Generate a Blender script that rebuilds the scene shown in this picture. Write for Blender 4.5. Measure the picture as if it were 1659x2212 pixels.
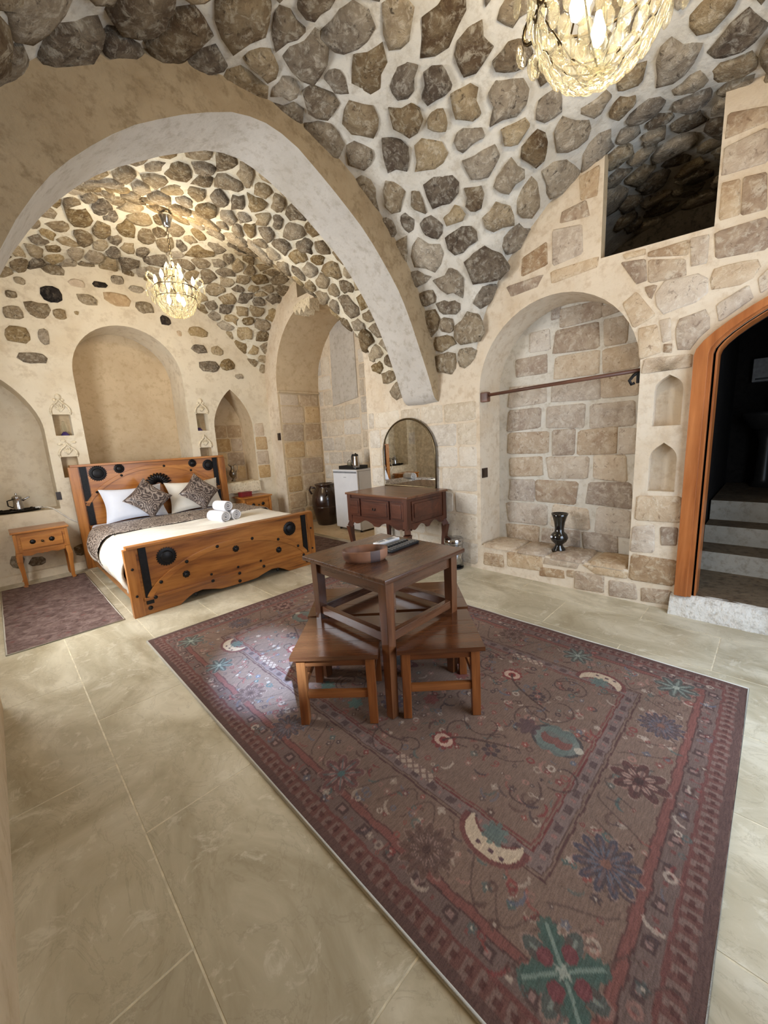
import bpy, bmesh, math, random
import numpy as np
from mathutils import Vector, Matrix, noise as mnoise
from mathutils.geometry import delaunay_2d_cdt
random.seed(7); rng = np.random.default_rng(7)
PI = math.pi
for o in list(bpy.data.objects): bpy.data.objects.remove(o)
SC = bpy.context.scene; COL = SC.collection

# ------------------------------------------------------------------ camera, world, light, exposure
CAM_O = np.array([0, 0, 1.45]); F_PX = 844.0
_p, _r, _y = (math.radians(a) for a in (10.48, -3.25, 44.54))
_fw = np.array([math.sin(_y)*math.cos(_p), math.cos(_y)*math.cos(_p), -math.sin(_p)])
_rt = np.array([math.cos(_y), -math.sin(_y), 0.0]); _up = np.cross(_rt, _fw)
_R = _rt*math.cos(_r)+_up*math.sin(_r); _U = -_rt*math.sin(_r)+_up*math.cos(_r)
cd = bpy.data.cameras.new('camera'); cam = bpy.data.objects.new('camera', cd); COL.objects.link(cam)
cam.matrix_world = Matrix(((_R[0], _U[0], -_fw[0], 0), (_R[1], _U[1], -_fw[1], 0), (_R[2], _U[2], -_fw[2], 1.45), (0, 0, 0, 1)))
cd.sensor_fit = 'HORIZONTAL'; cd.sensor_width = 36; cd.lens = F_PX/1659*36; cd.clip_start = 0.02; cd.clip_end = 60
SC.camera = cam
w = bpy.data.worlds.new('world'); SC.world = w; w.use_nodes = True
w.node_tree.nodes['Background'].inputs[0].default_value = (0.55, 0.72, 1, 1)
w.node_tree.nodes['Background'].inputs[1].default_value = 0.6
vs = SC.view_settings; vs.view_transform = 'Standard'; vs.look = 'None'; vs.gamma = 1; vs.use_curve_mapping = False
vs.exposure = 1.08

def light(name, kind, loc, energy, color, size=0.1, size_y=None, target=None, spread=None, blend=None, angle=None):
    ld = bpy.data.lights.new(name, kind); ld.energy = energy; ld.color = color
    if kind == 'AREA':
        ld.shape = 'RECTANGLE'; ld.size = size; ld.size_y = size_y or size
        if spread: ld.spread = math.radians(spread)
    else:
        ld.shadow_soft_size = size
    if kind == 'SPOT': ld.spot_size = math.radians(angle); ld.spot_blend = blend
    o = bpy.data.objects.new(name, ld); COL.objects.link(o); o.location = loc
    if target is not None:
        o.rotation_euler = (Vector(target)-Vector(loc)).to_track_quat('-Z', 'Y').to_euler()
    return o
# daylight through the door behind the camera and the window of the bed alcove
light('daylight_door', 'AREA', (2.2, -0.86, 1.45), 30, (0.74, 0.86, 1.0), 2.0, 1.9, (2.2, 3, 1.1))
light('daylight_alcove_window', 'AREA', (-0.56, 4.05, 1.65), 74, (0.92, 0.96, 1.0), 1.15, 1.5, (2, 4.0, 1.2))
light('added_floor_spot', 'SPOT', (2.6, -0.7, 2.35), 22, (0.5, 0.66, 1.0), 0.12, target=(2.35, -0.25, 0), angle=52, blend=0.9)  # added spot inside the room, lays the bluish patch on the floor
light('added_rug_spot', 'SPOT', (-0.1, -0.6, 2.45), 2000, (0.40, 0.62, 1.0), 0.03, target=(1.07, 2.28, 0), angle=11.5, blend=0.9)  # added spot with no opening behind it, lays the bluish rug patch

# ------------------------------------------------------------------ helpers
def lin(c):
    return tuple((v/12.92 if v <= .04045 else ((v+.055)/1.055)**2.4) for v in (x/255 for x in c))
def C4(c): return (*lin(c), 1)

def tag(o, label=None, cat=None, group=None, kind=None):
    if label: o['label'] = label
    if cat: o['category'] = cat
    if group: o['group'] = group
    if kind: o['kind'] = kind
    return o
def thing(name, label, cat, loc=(0, 0, 0), rz=0, group=None):
    o = bpy.data.objects.new(name, None); COL.objects.link(o); o.empty_display_size = .1
    o.location = loc; o.rotation_euler = (0, 0, rz)
    return tag(o, label, cat, group)
def copy_tree(o, parent=None):
    c = o.copy(); COL.objects.link(c)
    if parent: c.parent = parent
    for ch in list(o.children): copy_tree(ch, c)
    return c

class MB:
    def __init__(s): s.v = []; s.f = []; s.m = []
    def add(s, vs, fs, mi=0):
        b = len(s.v); s.v += [tuple(v) for v in vs]; s.f += [tuple(i+b for i in f) for f in fs]; s.m += [mi]*len(fs); return s
    def box(s, x0, x1, y0, y1, z0, z1, mi=0):
        vs = [(x, y, z) for z in (z0, z1) for y in (y0, y1) for x in (x0, x1)]
        return s.add(vs, [(0, 2, 3, 1), (4, 5, 7, 6), (0, 1, 5, 4), (2, 6, 7, 3), (0, 4, 6, 2), (1, 3, 7, 5)], mi)
    def bar(s, a, b, w, h, mi=0, up=(0, 0, 1), w2=None, h2=None):
        a = Vector(a); b = Vector(b); d = (b-a).normalized(); u = Vector(up)
        if abs(d.dot(u)) > .98: u = Vector((0, 1, 0))
        x = d.cross(u).normalized(); y = x.cross(d)
        vs = []
        for p, ww, hh in ((a, w, h), (b, w2 or w, h2 or h)):
            vs += [p-x*ww/2-y*hh/2, p+x*ww/2-y*hh/2, p+x*ww/2+y*hh/2, p-x*ww/2+y*hh/2]
        return s.add(vs, [(3, 2, 1, 0), (4, 5, 6, 7), (0, 1, 5, 4), (1, 2, 6, 5), (2, 3, 7, 6), (3, 0, 4, 7)], mi)
    def prism(s, pts, axis, a, b, mi=0):
        # outline in the two other axes, extruded along axis from a to b
        n = len(pts)
        def P(p, t): return {'x': (t, p[0], p[1]), 'y': (p[0], t, p[1]), 'z': (p[0], p[1], t)}[axis]
        vs = [P(p, a) for p in pts]+[P(p, b) for p in pts]
        fs = [tuple(range(n))[::-1], tuple(range(n, 2*n))]+[(i, (i+1) % n, n+(i+1) % n, n+i) for i in range(n)]
        return s.add(vs, fs, mi)
    def lathe(s, prof, n=20, c=(0, 0, 0), mi=0, sx=1, sy=1):
        vs = []; fs = []
        for r, z in prof:
            for k in range(n):
                t = 2*PI*k/n; vs.append((c[0]+r*sx*math.cos(t), c[1]+r*sy*math.sin(t), c[2]+z))
        for i in range(len(prof)-1):
            for k in range(n):
                a = i*n+k; b = i*n+(k+1) % n; fs.append((a, b, b+n, a+n))
        if prof[0][0] > 1e-4: fs.append(tuple(range(n))[::-1])
        if prof[-1][0] > 1e-4: fs.append(tuple(range((len(prof)-1)*n, len(prof)*n)))
        return s.add(vs, fs, mi)
    def tube(s, pts, r, n=8, mi=0, closed=False):
        pts = [Vector(p) for p in pts]; m = len(pts); vs = []; fs = []; prev = None
        for i, p in enumerate(pts):
            a = pts[(i-1) % m] if closed or i else p; b = pts[(i+1) % m] if closed or i < m-1 else p
            d = (b-a).normalized()
            if prev is None:
                u = Vector((0, 0, 1)) if abs(d.z) < .9 else Vector((1, 0, 0)); x = d.cross(u).normalized()
            else: x = (prev-d*prev.dot(d)).normalized()
            prev = x; y = d.cross(x); rr = r[i] if isinstance(r, (list, tuple)) else r
            vs += [p+(x*math.cos(2*PI*k/n)+y*math.sin(2*PI*k/n))*rr for k in range(n)]
        for i in range(m if closed else m-1):
            j = (i+1) % m
            fs += [(i*n+k, i*n+(k+1) % n, j*n+(k+1) % n, j*n+k) for k in range(n)]
        if not closed: fs += [tuple(range(n))[::-1], tuple(range((m-1)*n, m*n))]
        return s.add(vs, fs, mi)
    def ball(s, c, rx, ry=None, rz=None, nu=10, nv=6, mi=0):
        ry = ry or rx; rz = rz or rx
        vs = [(c[0], c[1], c[2]-rz)]; fs = []
        for i in range(1, nv):
            t = -PI/2+PI*i/nv
            for k in range(nu):
                a = 2*PI*k/nu; vs.append((c[0]+rx*math.cos(t)*math.cos(a), c[1]+ry*math.cos(t)*math.sin(a), c[2]+rz*math.sin(t)))
        vs.append((c[0], c[1], c[2]+rz)); top = len(vs)-1
        for k in range(nu):
            fs.append((0, 1+(k+1) % nu, 1+k)); fs.append((top, 1+(nv-2)*nu+k, 1+(nv-2)*nu+(k+1) % nu))
        for i in range(nv-2):
            for k in range(nu):
                a = 1+i*nu+k; b = 1+i*nu+(k+1) % nu; fs.append((a, b, b+nu, a+nu))
        return s.add(vs, fs, mi)
    def rot(s, M, start=0):
        s.v[start:] = [tuple(M @ Vector(v)) for v in s.v[start:]]; return s
    def build(s, name, mat, parent=None, smooth=False, bevel=0, seg=2, fix=True, auto=None):
        me = bpy.data.meshes.new(name); me.from_pydata(s.v, [], s.f)
        for m in (mat if isinstance(mat, (list, tuple)) else [mat]): me.materials.append(m)
        me.polygons.foreach_set('material_index', s.m)
        if fix or bevel:
            bm = bmesh.new(); bm.from_mesh(me)
            if fix: bmesh.ops.recalc_face_normals(bm, faces=bm.faces)
            if bevel:
                es = [e for e in bm.edges if len(e.link_faces) == 2 and e.calc_face_angle(0) > .5]
                bmesh.ops.bevel(bm, geom=es, offset=bevel, segments=seg, profile=.6, affect='EDGES')
            bm.to_mesh(me); bm.free()
        if smooth or bevel: me.polygons.foreach_set('use_smooth', [True]*len(me.polygons))
        if bevel or auto:
            try: me.set_sharp_from_angle(angle=math.radians(auto or 40))
            except Exception: pass
        me.update()
        o = bpy.data.objects.new(name, me); COL.objects.link(o)
        if parent: o.parent = parent
        if bevel:
            wn = o.modifiers.new('weighted_normal', 'WEIGHTED_NORMAL'); wn.keep_sharp = True; wn.weight = 100
        return o

# ------------------------------------------------------------------ materials
class NT:
    def __init__(s, name):
        s.mat = bpy.data.materials.new(name); s.mat.use_nodes = True
        s.t = s.mat.node_tree; s.n = s.t.nodes; s.b = s.n['Principled BSDF']; s.out = s.n['Material Output']
        s.tc = s.n.new('ShaderNodeTexCoord').outputs['Object']
    def L(s, a, b): s.t.links.new(a, b)
    def map(s, scale=(1, 1, 1), rot=(0, 0, 0), src=None):
        m = s.n.new('ShaderNodeMapping'); m.inputs['Scale'].default_value = scale; m.inputs['Rotation'].default_value = rot
        s.L(src or s.tc, m.inputs[0]); return m.outputs[0]
    def noise(s, sc, det=6, rough=.6, dist=0, vec=None, w=None):
        x = s.n.new('ShaderNodeTexNoise'); x.inputs['Scale'].default_value = sc; x.inputs['Detail'].default_value = det
        x.inputs['Roughness'].default_value = rough; x.inputs['Distortion'].default_value = dist
        s.L(vec or s.tc, x.inputs['Vector']); return x.outputs['Fac']
    def vor(s, sc, feat='F1', vec=None, out='Distance', rnd=1):
        x = s.n.new('ShaderNodeTexVoronoi'); x.inputs['Scale'].default_value = sc; x.feature = feat
        x.inputs['Randomness'].default_value = rnd
        s.L(vec or s.tc, x.inputs['Vector']); return x.outputs[out]
    def ramp(s, fac, stops, interp='LINEAR'):
        r = s.n.new('ShaderNodeValToRGB'); e = r.color_ramp.elements; r.color_ramp.interpolation = interp
        while len(e) < len(stops): e.new(.5)
        for k, (p, c) in enumerate(stops):
            e[k].position = p; e[k].color = C4(c) if len(c) == 3 else c
        s.L(fac, r.inputs[0]); return r.outputs[0]
    def mix(s, fac, a, b, mode='MIX'):
        m = s.n.new('ShaderNodeMix'); m.data_type = 'RGBA'; m.blend_type = mode
        if isinstance(fac, (int, float)): m.inputs[0].default_value = fac
        else: s.L(fac, m.inputs[0])
        for i, v in ((6, a), (7, b)):
            if isinstance(v, tuple): m.inputs[i].default_value = C4(v) if len(v) == 3 else v
            else: s.L(v, m.inputs[i])
        return m.outputs[2]
    def math(s, op, a, b=0.0, c=None):
        m = s.n.new('ShaderNodeMath'); m.operation = op
        for i, v in enumerate((a, b) if c is None else (a, b, c)):
            if isinstance(v, (int, float)): m.inputs[i].default_value = v
            else: s.L(v, m.inputs[i])
        return m.outputs[0]
    def hsv(s, col, val, sat=1.0, hue=.5):
        h = s.n.new('ShaderNodeHueSaturation'); s.L(col, h.inputs['Color'])
        for nm, v in (('Value', val), ('Saturation', sat), ('Hue', hue)):
            if isinstance(v, (int, float)): h.inputs[nm].default_value = v
            else: s.L(v, h.inputs[nm])
        return h.outputs[0]
    def rand(s):
        a = s.n.new('ShaderNodeObjectInfo').outputs['Random']; g = s.n.new('ShaderNodeNewGeometry').outputs['Random Per Island']
        return s.math('FRACT', s.math('ADD', a, g))
    def bump(s, h, strength, dist=.01, prev=None):
        b = s.n.new('ShaderNodeBump'); b.inputs['Strength'].default_value = strength; b.inputs['Distance'].default_value = dist
        s.L(h, b.inputs['Height'])
        if prev: s.L(prev, b.inputs['Normal'])
        return b.outputs[0]
    def fin(s, col=None, rough=.6, normal=None, metal=0, spec=None, coat=0):
        if col is not None:
            if isinstance(col, tuple): s.b.inputs['Base Color'].default_value = C4(col)
            else: s.L(col, s.b.inputs['Base Color'])
        if isinstance(rough, (int, float)): s.b.inputs['Roughness'].default_value = rough
        else: s.L(rough, s.b.inputs['Roughness'])
        s.b.inputs['Metallic'].default_value = metal
        if spec is not None: s.b.inputs['Specular IOR Level'].default_value = spec
        if coat: s.b.inputs['Coat Weight'].default_value = coat; s.b.inputs['Coat Roughness'].default_value = .15
        if normal is not None: s.L(normal, s.b.inputs['Normal'])
        return s.mat

def m_plain(name, c, rough=.5, metal=0, spec=None, var=.12, sc=20, bump=.05, coat=0):
    t = NT(name); n = t.noise(sc)
    a = tuple(min(255, v*(1+var)) for v in c); b = tuple(v*(1-var) for v in c)
    return t.fin(t.ramp(n, [(.3, b), (.7, a)]), rough, t.bump(n, bump, .004) if bump else None, metal, spec, coat)
def m_plaster(name, base, warm, dark, sc=1.0, bump=.35, blocks=True):
    t = NT(name); n1 = t.noise(1.6*sc, 8, .62, .3); n2 = t.noise(9*sc, 8, .7); n3 = t.noise(60, 4, .6)
    c = t.ramp(n1, [(.32, warm), (.5, base), (.7, tuple(min(255, v+8) for v in base))])
    c = t.mix(t.ramp(n2, [(.36, (.75, .75, .75, 1)), (.5, (0, 0, 0, 1))]), c, dark)
    h = t.math('ADD', t.math('MULTIPLY', n2, .7), t.math('MULTIPLY', n3, .3))
    return t.fin(c, .88, t.bump(t.noise(3.5*sc, 3), bump*.6, .05, t.bump(h, bump, .014)), 0, .25)
def m_rubble(name, cols, pale, dark, val=(.72, 1.3), bump=1.0, sc=1):
    t = NT(name); r = t.rand(); n1 = t.noise(7*sc, 8, .7, .6); n2 = t.noise(20*sc, 8, .72, .5); n3 = t.noise(70*sc, 5, .7)
    c = t.ramp(t.math('ADD', t.math('MULTIPLY', n1, .8), t.math('MULTIPLY', r, .25)), [(.36, cols[0]), (.48, cols[1]), (.58, cols[2]), (.7, cols[3])])
    c = t.mix(t.ramp(n2, [(.5, (0, 0, 0, 1)), (.62, (.7, .7, .7, 1))]), c, pale)
    c = t.mix(t.ramp(t.noise(19*sc, 6, .75, .8), [(.35, (.8, .8, .8, 1)), (.43, (0, 0, 0, 1))]), c, dark)
    v = t.n.new('ShaderNodeMapRange'); t.L(r, v.inputs[0]); v.inputs[3].default_value = val[0]; v.inputs[4].default_value = val[1]
    s2 = t.n.new('ShaderNodeMapRange'); t.L(t.math('FRACT', t.math('MULTIPLY', r, 7.3)), s2.inputs[0]); s2.inputs[3].default_value = .75; s2.inputs[4].default_value = 1.2
    c = t.hsv(c, v.outputs[0], s2.outputs[0])
    h = t.math('ADD', t.math('MULTIPLY', n1, .9), t.math('ADD', t.math('MULTIPLY', n2, .55), t.math('MULTIPLY', n3, .15)))
    return t.fin(c, .9, t.bump(h, bump, .055), 0, .25)
def m_wood(name, c1, c2, c3, axis='x', sc=1.0, rough=.35, coat=.25):
    t = NT(name); st = {'x': (.9, 9, 9), 'y': (9, .9, 9), 'z': (9, 9, .9)}[axis]
    v = t.map(tuple(a*sc for a in st)); n = t.noise(1, 6, .62, .7, v); f = t.noise(5, 4, .6, .2, v); big = t.noise(2.2, 3)
    c = t.ramp(t.math('ADD', t.math('MULTIPLY', n, .75), t.math('MULTIPLY', f, .25)), [(.34, c3), (.47, c1), (.64, c2)])
    c = t.hsv(c, t.math('ADD', t.math('MULTIPLY', big, .5), .75))
    return t.fin(c, t.math('ADD', t.math('MULTIPLY', f, .2), rough-.1), t.bump(f, .12, .004), 0, .4, coat)
def m_metal(name, c, rough=.25, bump=0.0, metal=1):
    t = NT(name); n = t.noise(30, 4)
    return t.fin(t.ramp(n, [(.3, tuple(v*.8 for v in c)), (.7, c)]), rough, t.bump(n, bump, .004) if bump else None, metal)
def m_fabric(name, c, var=.06, rough=.95, bump=.2, sc=300):
    t = NT(name); n = t.noise(sc, 2); g = t.noise(4, 4)
    return t.fin(t.ramp(g, [(.3, tuple(v*(1-var) for v in c)), (.7, c)]), rough, t.bump(t.noise(9, 4), .25, .02, t.bump(n, bump, .002)), 0, .2)
def m_emit(name, c, s):
    t = NT(name); t.b.inputs['Emission Color'].default_value = C4(c); t.b.inputs['Emission Strength'].default_value = s
    return t.fin(c, .4)
def m_crystal(name, tint):
    # thin clear glass: lets light through with a tint, reflects at the rim
    t = NT(name); tr = t.n.new('ShaderNodeBsdfTransparent'); tr.inputs[0].default_value = tint
    gl = t.n.new('ShaderNodeBsdfGlossy'); gl.inputs['Roughness'].default_value = .08; gl.inputs['Color'].default_value = (1, .97, .88, 1)
    tl = t.n.new('ShaderNodeBsdfTranslucent'); tl.inputs[0].default_value = (1, .97, .86, 1)
    lw = t.n.new('ShaderNodeLayerWeight'); lw.inputs[0].default_value = .5
    m1 = t.n.new('ShaderNodeMixShader'); m1.inputs[0].default_value = .115; t.L(tr.outputs[0], m1.inputs[1]); t.L(tl.outputs[0], m1.inputs[2])
    m2 = t.n.new('ShaderNodeMixShader'); t.L(t.math('MULTIPLY', t.math('POWER', lw.outputs['Facing'], 1.6), .85), m2.inputs[0]); t.L(m1.outputs[0], m2.inputs[1]); t.L(gl.outputs[0], m2.inputs[2])
    n = t.noise(90, 2); b = t.bump(n, .3, .004); t.L(b, gl.inputs['Normal'])
    t.L(m2.outputs[0], t.out.inputs[0]); return t.mat

PLASTER = m_plaster('cream_plaster', (217, 204, 180), (208, 192, 164), (196, 179, 152), 1, .3)
PLASTER_TAN = m_plaster('tan_plaster', (198, 176, 143), (188, 164, 130), (178, 154, 120), 1.2, .3)
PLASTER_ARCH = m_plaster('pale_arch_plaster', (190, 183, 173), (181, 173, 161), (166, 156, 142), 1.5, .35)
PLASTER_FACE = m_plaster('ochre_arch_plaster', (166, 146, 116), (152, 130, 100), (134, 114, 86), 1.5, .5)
PLASTER_WALL = m_plaster('stone_wall_plaster', (213, 198, 176), (204, 184, 157), (192, 171, 145), 1.4, .4)
MORTAR = m_plaster('lime_mortar', (208, 202, 190), (198, 190, 175), (182, 172, 156), 1.6, .55)
MORTAR_B = m_plaster('warm_mortar', (216, 207, 186), (206, 193, 166), (192, 177, 149), 1.6, .5)
RUBBLE = m_rubble('rubble_stone', [(112, 92, 72), (148, 130, 106), (168, 150, 124), (186, 168, 140)], (216, 205, 184), (74, 60, 46), (.82, 1.2), 1.0)
RUBBLE_B = m_rubble('alcove_rubble', [(120, 100, 74), (158, 136, 104), (180, 158, 124), (194, 174, 140)], (220, 206, 178), (84, 68, 50), (.84, 1.16), 1.0, 1.3)
ASHLAR = m_rubble('ashlar_stone', [(158, 132, 108), (180, 156, 130), (195, 173, 146), (206, 186, 160)], (217, 203, 180), (136, 112, 90), (.86, 1.08), .5)
ASHLAR_PALE = m_rubble('pale_ashlar', [(190, 175, 155), (202, 189, 170), (210, 198, 180), (216, 206, 190)], (222, 213, 198), (172, 156, 136), (.94, 1.04), .35)
ASHLAR_TAN = m_rubble('tan_ashlar', [(170, 142, 108), (182, 155, 120), (192, 166, 131), (200, 176, 142)], (208, 186, 154), (150, 122, 90), (.92, 1.06), .25)
NICHE_ST = m_rubble('niche_stone', [(174, 152, 132), (194, 176, 155), (206, 190, 170), (214, 201, 183)], (222, 212, 196), (146, 124, 104), (.88, 1.06), .6)
DARK_ST = m_rubble('black_stone', [(24, 20, 18), (42, 36, 32), (58, 50, 44), (90, 78, 66)], (120, 104, 86), (12, 10, 9), (.7, 1.1), 1.0)
SILLWHITE = m_plaster('whitewashed_sill', (218, 213, 203), (204, 197, 185), (168, 158, 144), 3, 1.0)
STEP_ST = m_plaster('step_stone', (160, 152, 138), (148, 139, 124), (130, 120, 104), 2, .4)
TREAD_ST = m_plaster('tread_shade_slab_stone', (108, 92, 72), (92, 76, 58), (66, 54, 40), 2, .5)  # treads toned darker to paint in their weak light; same brown on doorway slab
DARKWALL = m_plaster('shade_black_plaster', (34, 30, 27), (28, 24, 21), (20, 17, 15), 2, .3)  # near-black colour puts the darkness of the unlit bathroom into its walls
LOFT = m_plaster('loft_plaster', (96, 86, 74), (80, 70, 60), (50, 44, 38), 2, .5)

ORANGE = m_wood('honey_pine_long', (158, 97, 40), (192, 128, 60), (112, 62, 22), 'x', .8)
ORANGE_Z = m_wood('honey_pine_upright', (158, 97, 40), (190, 126, 60), (112, 62, 22), 'z', .8)
ORANGE_Y = m_wood('honey_pine_rail', (158, 97, 40), (190, 126, 60), (112, 62, 22), 'y', .8)
WALNUT_X = m_wood('walnut_long', (80, 50, 33), (104, 68, 45), (54, 31, 19), 'x', 1, .28, .35)
WALNUT_Y = m_wood('walnut_cross', (86, 52, 33), (112, 70, 44), (56, 31, 18), 'y', 1, .3, .35)
WALNUT_Z = m_wood('walnut_upright', (90, 54, 32), (118, 74, 44), (58, 32, 18), 'z', 1, .32, .3)
STOOL_T = m_wood('stool_top_wood', (82, 46, 25), (100, 60, 33), (60, 31, 17), 'x', 1, .2, .5)
STOOL_L = m_wood('stool_leg_wood', (122, 68, 32), (154, 94, 48), (78, 40, 18), 'z', 1, .35, .3)
STOOL_R = m_wood('stool_rail_wood', (118, 66, 32), (150, 92, 48), (76, 40, 18), 'x', 1, .35, .3)
DRESS_X = m_wood('dresser_wood', (72, 38, 25), (94, 53, 35), (46, 23, 15), 'y', .9, .4, .2)
DRESS_T = m_wood('dresser_top_wood', (92, 57, 37), (122, 82, 56), (62, 34, 22), 'y', .9, .33, .3)
DRESS_Z = m_wood('dresser_leg_wood', (70, 37, 24), (92, 52, 34), (45, 22, 14), 'z', .9, .4, .2)
DOORWOOD = m_wood('door_frame_wood', (150, 86, 42), (178, 110, 60), (116, 60, 26), 'z', .7, .35, .3)
ROD = m_wood('rod_wood', (92, 58, 42), (120, 80, 60), (62, 38, 28), 'y', 1, .5, .05)
IRON = m_plain('black_iron', (28, 26, 26), .42, .6, None, .25, 40, .15)
BLACKP = m_plain('black_plastic', (22, 21, 22), .4, 0, None, .1, 30, .02)
BUTTON = m_plain('remote_buttons', (120, 118, 116), .5)
BROWN_P = m_plain('brown_switch_plastic', (44, 30, 22), .4)
WHITE_P = m_plain('white_enamel', (222, 223, 226), .3, 0, None, .02, 5, 0, .3)
GREYEN = m_plain('grey_door_seal', (120, 122, 126), .5)
SHEET = m_fabric('white_sheet', (226, 228, 236), .04)
DUVET = m_fabric('ivory_duvet', (230, 222, 208), .04)
TOWEL = m_fabric('white_towel', (226, 224, 226), .08, .98, .8, 260)
CHROME = m_metal('chrome', (205, 205, 208), .12)
SILVER = m_metal('pewter', (150, 140, 125), .28, .1)
DARKMET = m_metal('tarnished_tray', (52, 48, 44), .35, .3)
BRONZE = m_metal('dark_fixture', (98, 84, 62), .3)
GLAZE = m_plain('brown_glazed_clay', (46, 29, 20), .22, 0, .55, .3, 6, .05, .5)
BLACKGLASS = m_plain('black_glass', (8, 8, 9), .06, 0, .6, .1, 5, 0, .6)
MIRROR = m_metal('mirror_glass', (232, 234, 232), .01)
REDBOX = m_plain('red_leather', (112, 28, 30), .5)
CARVED = m_plaster('carved_limestone', (224, 210, 182), (208, 190, 158), (170, 150, 118), 4, .6)
CABLE = m_plain('white_cable', (205, 198, 185), .5)
PURPLE = m_plain('purple_glass', (58, 40, 96), .2)
PAPERG = m_plain('grey_dispenser', (150, 148, 146), .5)
BASIN = m_plain('shade_dark_basin', (46, 44, 42), .35)  # dark colour paints the bathroom's gloom onto the washbasin
CLEARG = m_crystal('clear_glass', (.93, .95, .94, 1))
CRYSTAL = m_crystal('pale_crystal', (.955, .94, .875, 1))
BULB = m_emit('lit_bulb', (255, 238, 202), 12)
CANDLE = m_plain('candle_sleeve', (230, 220, 190), .5)

def m_glasspot():
    t = NT('clay_bowl'); n = t.noise(5, 3); m = t.noise(14, 3)
    c = t.ramp(n, [(.38, (92, 62, 46)), (.5, (142, 98, 72)), (.6, (150, 106, 80))])
    g = t.math('LESS_THAN', t.math('ABSOLUTE', t.math('ADD', t.n.new('ShaderNodeSeparateXYZ').outputs[0], 0)), -1)
    sep = t.n.new('ShaderNodeSeparateXYZ'); t.L(t.tc, sep.inputs[0])
    spot = t.math('MULTIPLY', t.math('GREATER_THAN', sep.outputs[0], .02), t.math('LESS_THAN', sep.outputs[0], .075))
    front = t.math('MULTIPLY', spot, t.math('LESS_THAN', sep.outputs[1], 0))
    c = t.mix(t.math('MULTIPLY', front, .75), c, (66, 66, 72))
    return t.fin(c, .6, t.bump(m, .2, .004))
CLAY = m_glasspot()
def m_paisley(name='paisley_brocade', cl=((52, 42, 38), (88, 73, 66), (118, 103, 94), (158, 144, 132))):
    t = NT(name); wv = t.noise(7, 3, .5)
    wc = t.n.new('ShaderNodeTexNoise'); wc.inputs['Scale'].default_value = 6; t.L(t.tc, wc.inputs['Vector'])
    va = t.n.new('ShaderNodeVectorMath'); va.operation = 'SCALE'; va.inputs[3].default_value = .16; t.L(wc.outputs['Color'], va.inputs[0])
    vb = t.n.new('ShaderNodeVectorMath'); vb.operation = 'ADD'; t.L(va.outputs[0], vb.inputs[0]); t.L(t.tc, vb.inputs[1])
    d = t.vor(8, 'F1', vb.outputs[0]); s = t.math('SINE', t.math('MULTIPLY', d, 34))
    n = t.noise(19, 6, .75, 1.6)
    f = t.math('ADD', t.math('MULTIPLY', s, .16), n)
    c = t.ramp(f, [(.34, cl[0]), (.46, cl[1]), (.55, cl[2]), (.68, cl[3])])
    return t.fin(c, t.ramp(f, [(.4, (.55, .55, .55, 1)), (.6, (.35, .35, .35, 1))]), t.bump(n, .3, .004), 0, .5)
PAISLEY = m_paisley(); RUNNER = m_paisley('runner_brocade', ((66, 54, 48), (112, 97, 87), (152, 137, 124), (196, 182, 168)))
def m_floor():
    t = NT('travertine'); r = t.rand()
    v = t.map((1, .55, 1)); n1 = t.noise(2.4, 8, .62, 1.2, v); n2 = t.noise(9, 8, .7, .8); vo = t.noise(6, 8, .68, 1.0, v)
    c = t.ramp(n1, [(.34, (158, 143, 110)), (.5, (182, 169, 138)), (.64, (204, 192, 163))])
    c = t.mix(t.ramp(vo, [(.482, (0, 0, 0, 1)), (.5, (.3, .3, .3, 1)), (.518, (0, 0, 0, 1))]), c, (134, 118, 90))
    c = t.mix(t.ramp(n2, [(.56, (0, 0, 0, 1)), (.64, (.55, .55, .55, 1))]), c, (212, 202, 176))
    mr = t.n.new('ShaderNodeMapRange'); t.L(r, mr.inputs[0]); mr.inputs[3].default_value = .93; mr.inputs[4].default_value = 1.05
    c = t.hsv(c, mr.outputs[0], .88)
    return t.fin(c, t.math('ADD', t.math('MULTIPLY', n2, .2), .22), t.bump(n2, .05, .003), 0, .45)
FLOORST = m_floor()
GROUT = m_plain('floor_grout', (204, 192, 164), .8)

def m_rug(name):
    t = NT(name); a = t.n.new('ShaderNodeVertexColor'); a.layer_name = 'pile'
    st = t.noise(1, 4, .7, 0, t.map((26, 170, 1))); sp = t.noise(240, 2, .6); lg = t.noise(3, 4)
    c = t.hsv(a.outputs[0], t.math('ADD', t.math('ADD', t.math('MULTIPLY', st, 1.15), t.math('MULTIPLY', sp, .6)), t.math('ADD', t.math('MULTIPLY', lg, .3), -.08)))
    return t.fin(c, .95, t.bump(sp, .5, .004), 0, .15)
RUGMAT = m_rug('rug_pile')
def m_smallrug():
    t = NT('runner_rug_pile'); v = t.vor(9, 'F1'); n = t.noise(12, 6, .7, 1); st = t.noise(1, 4, .7, 0, t.map((26, 170, 1)))
    f = t.math('ADD', t.math('MULTIPLY', n, .7), t.math('MULTIPLY', st, .35))
    c = t.ramp(f, [(.36, (58, 42, 38)), (.5, (98, 78, 72)), (.62, (124, 104, 96)), (.74, (150, 128, 118))])
    c = t.mix(t.ramp(v, [(.1, (.35, .35, .35, 1)), (.22, (0, 0, 0, 1))]), c, (118, 60, 58))
    return t.fin(c, .95, t.bump(st, .4, .004), 0, .15)
RUG2 = m_smallrug()
BINDING = m_fabric('rug_binding', (196, 188, 172), .1, .9, .6, 400)

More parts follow.
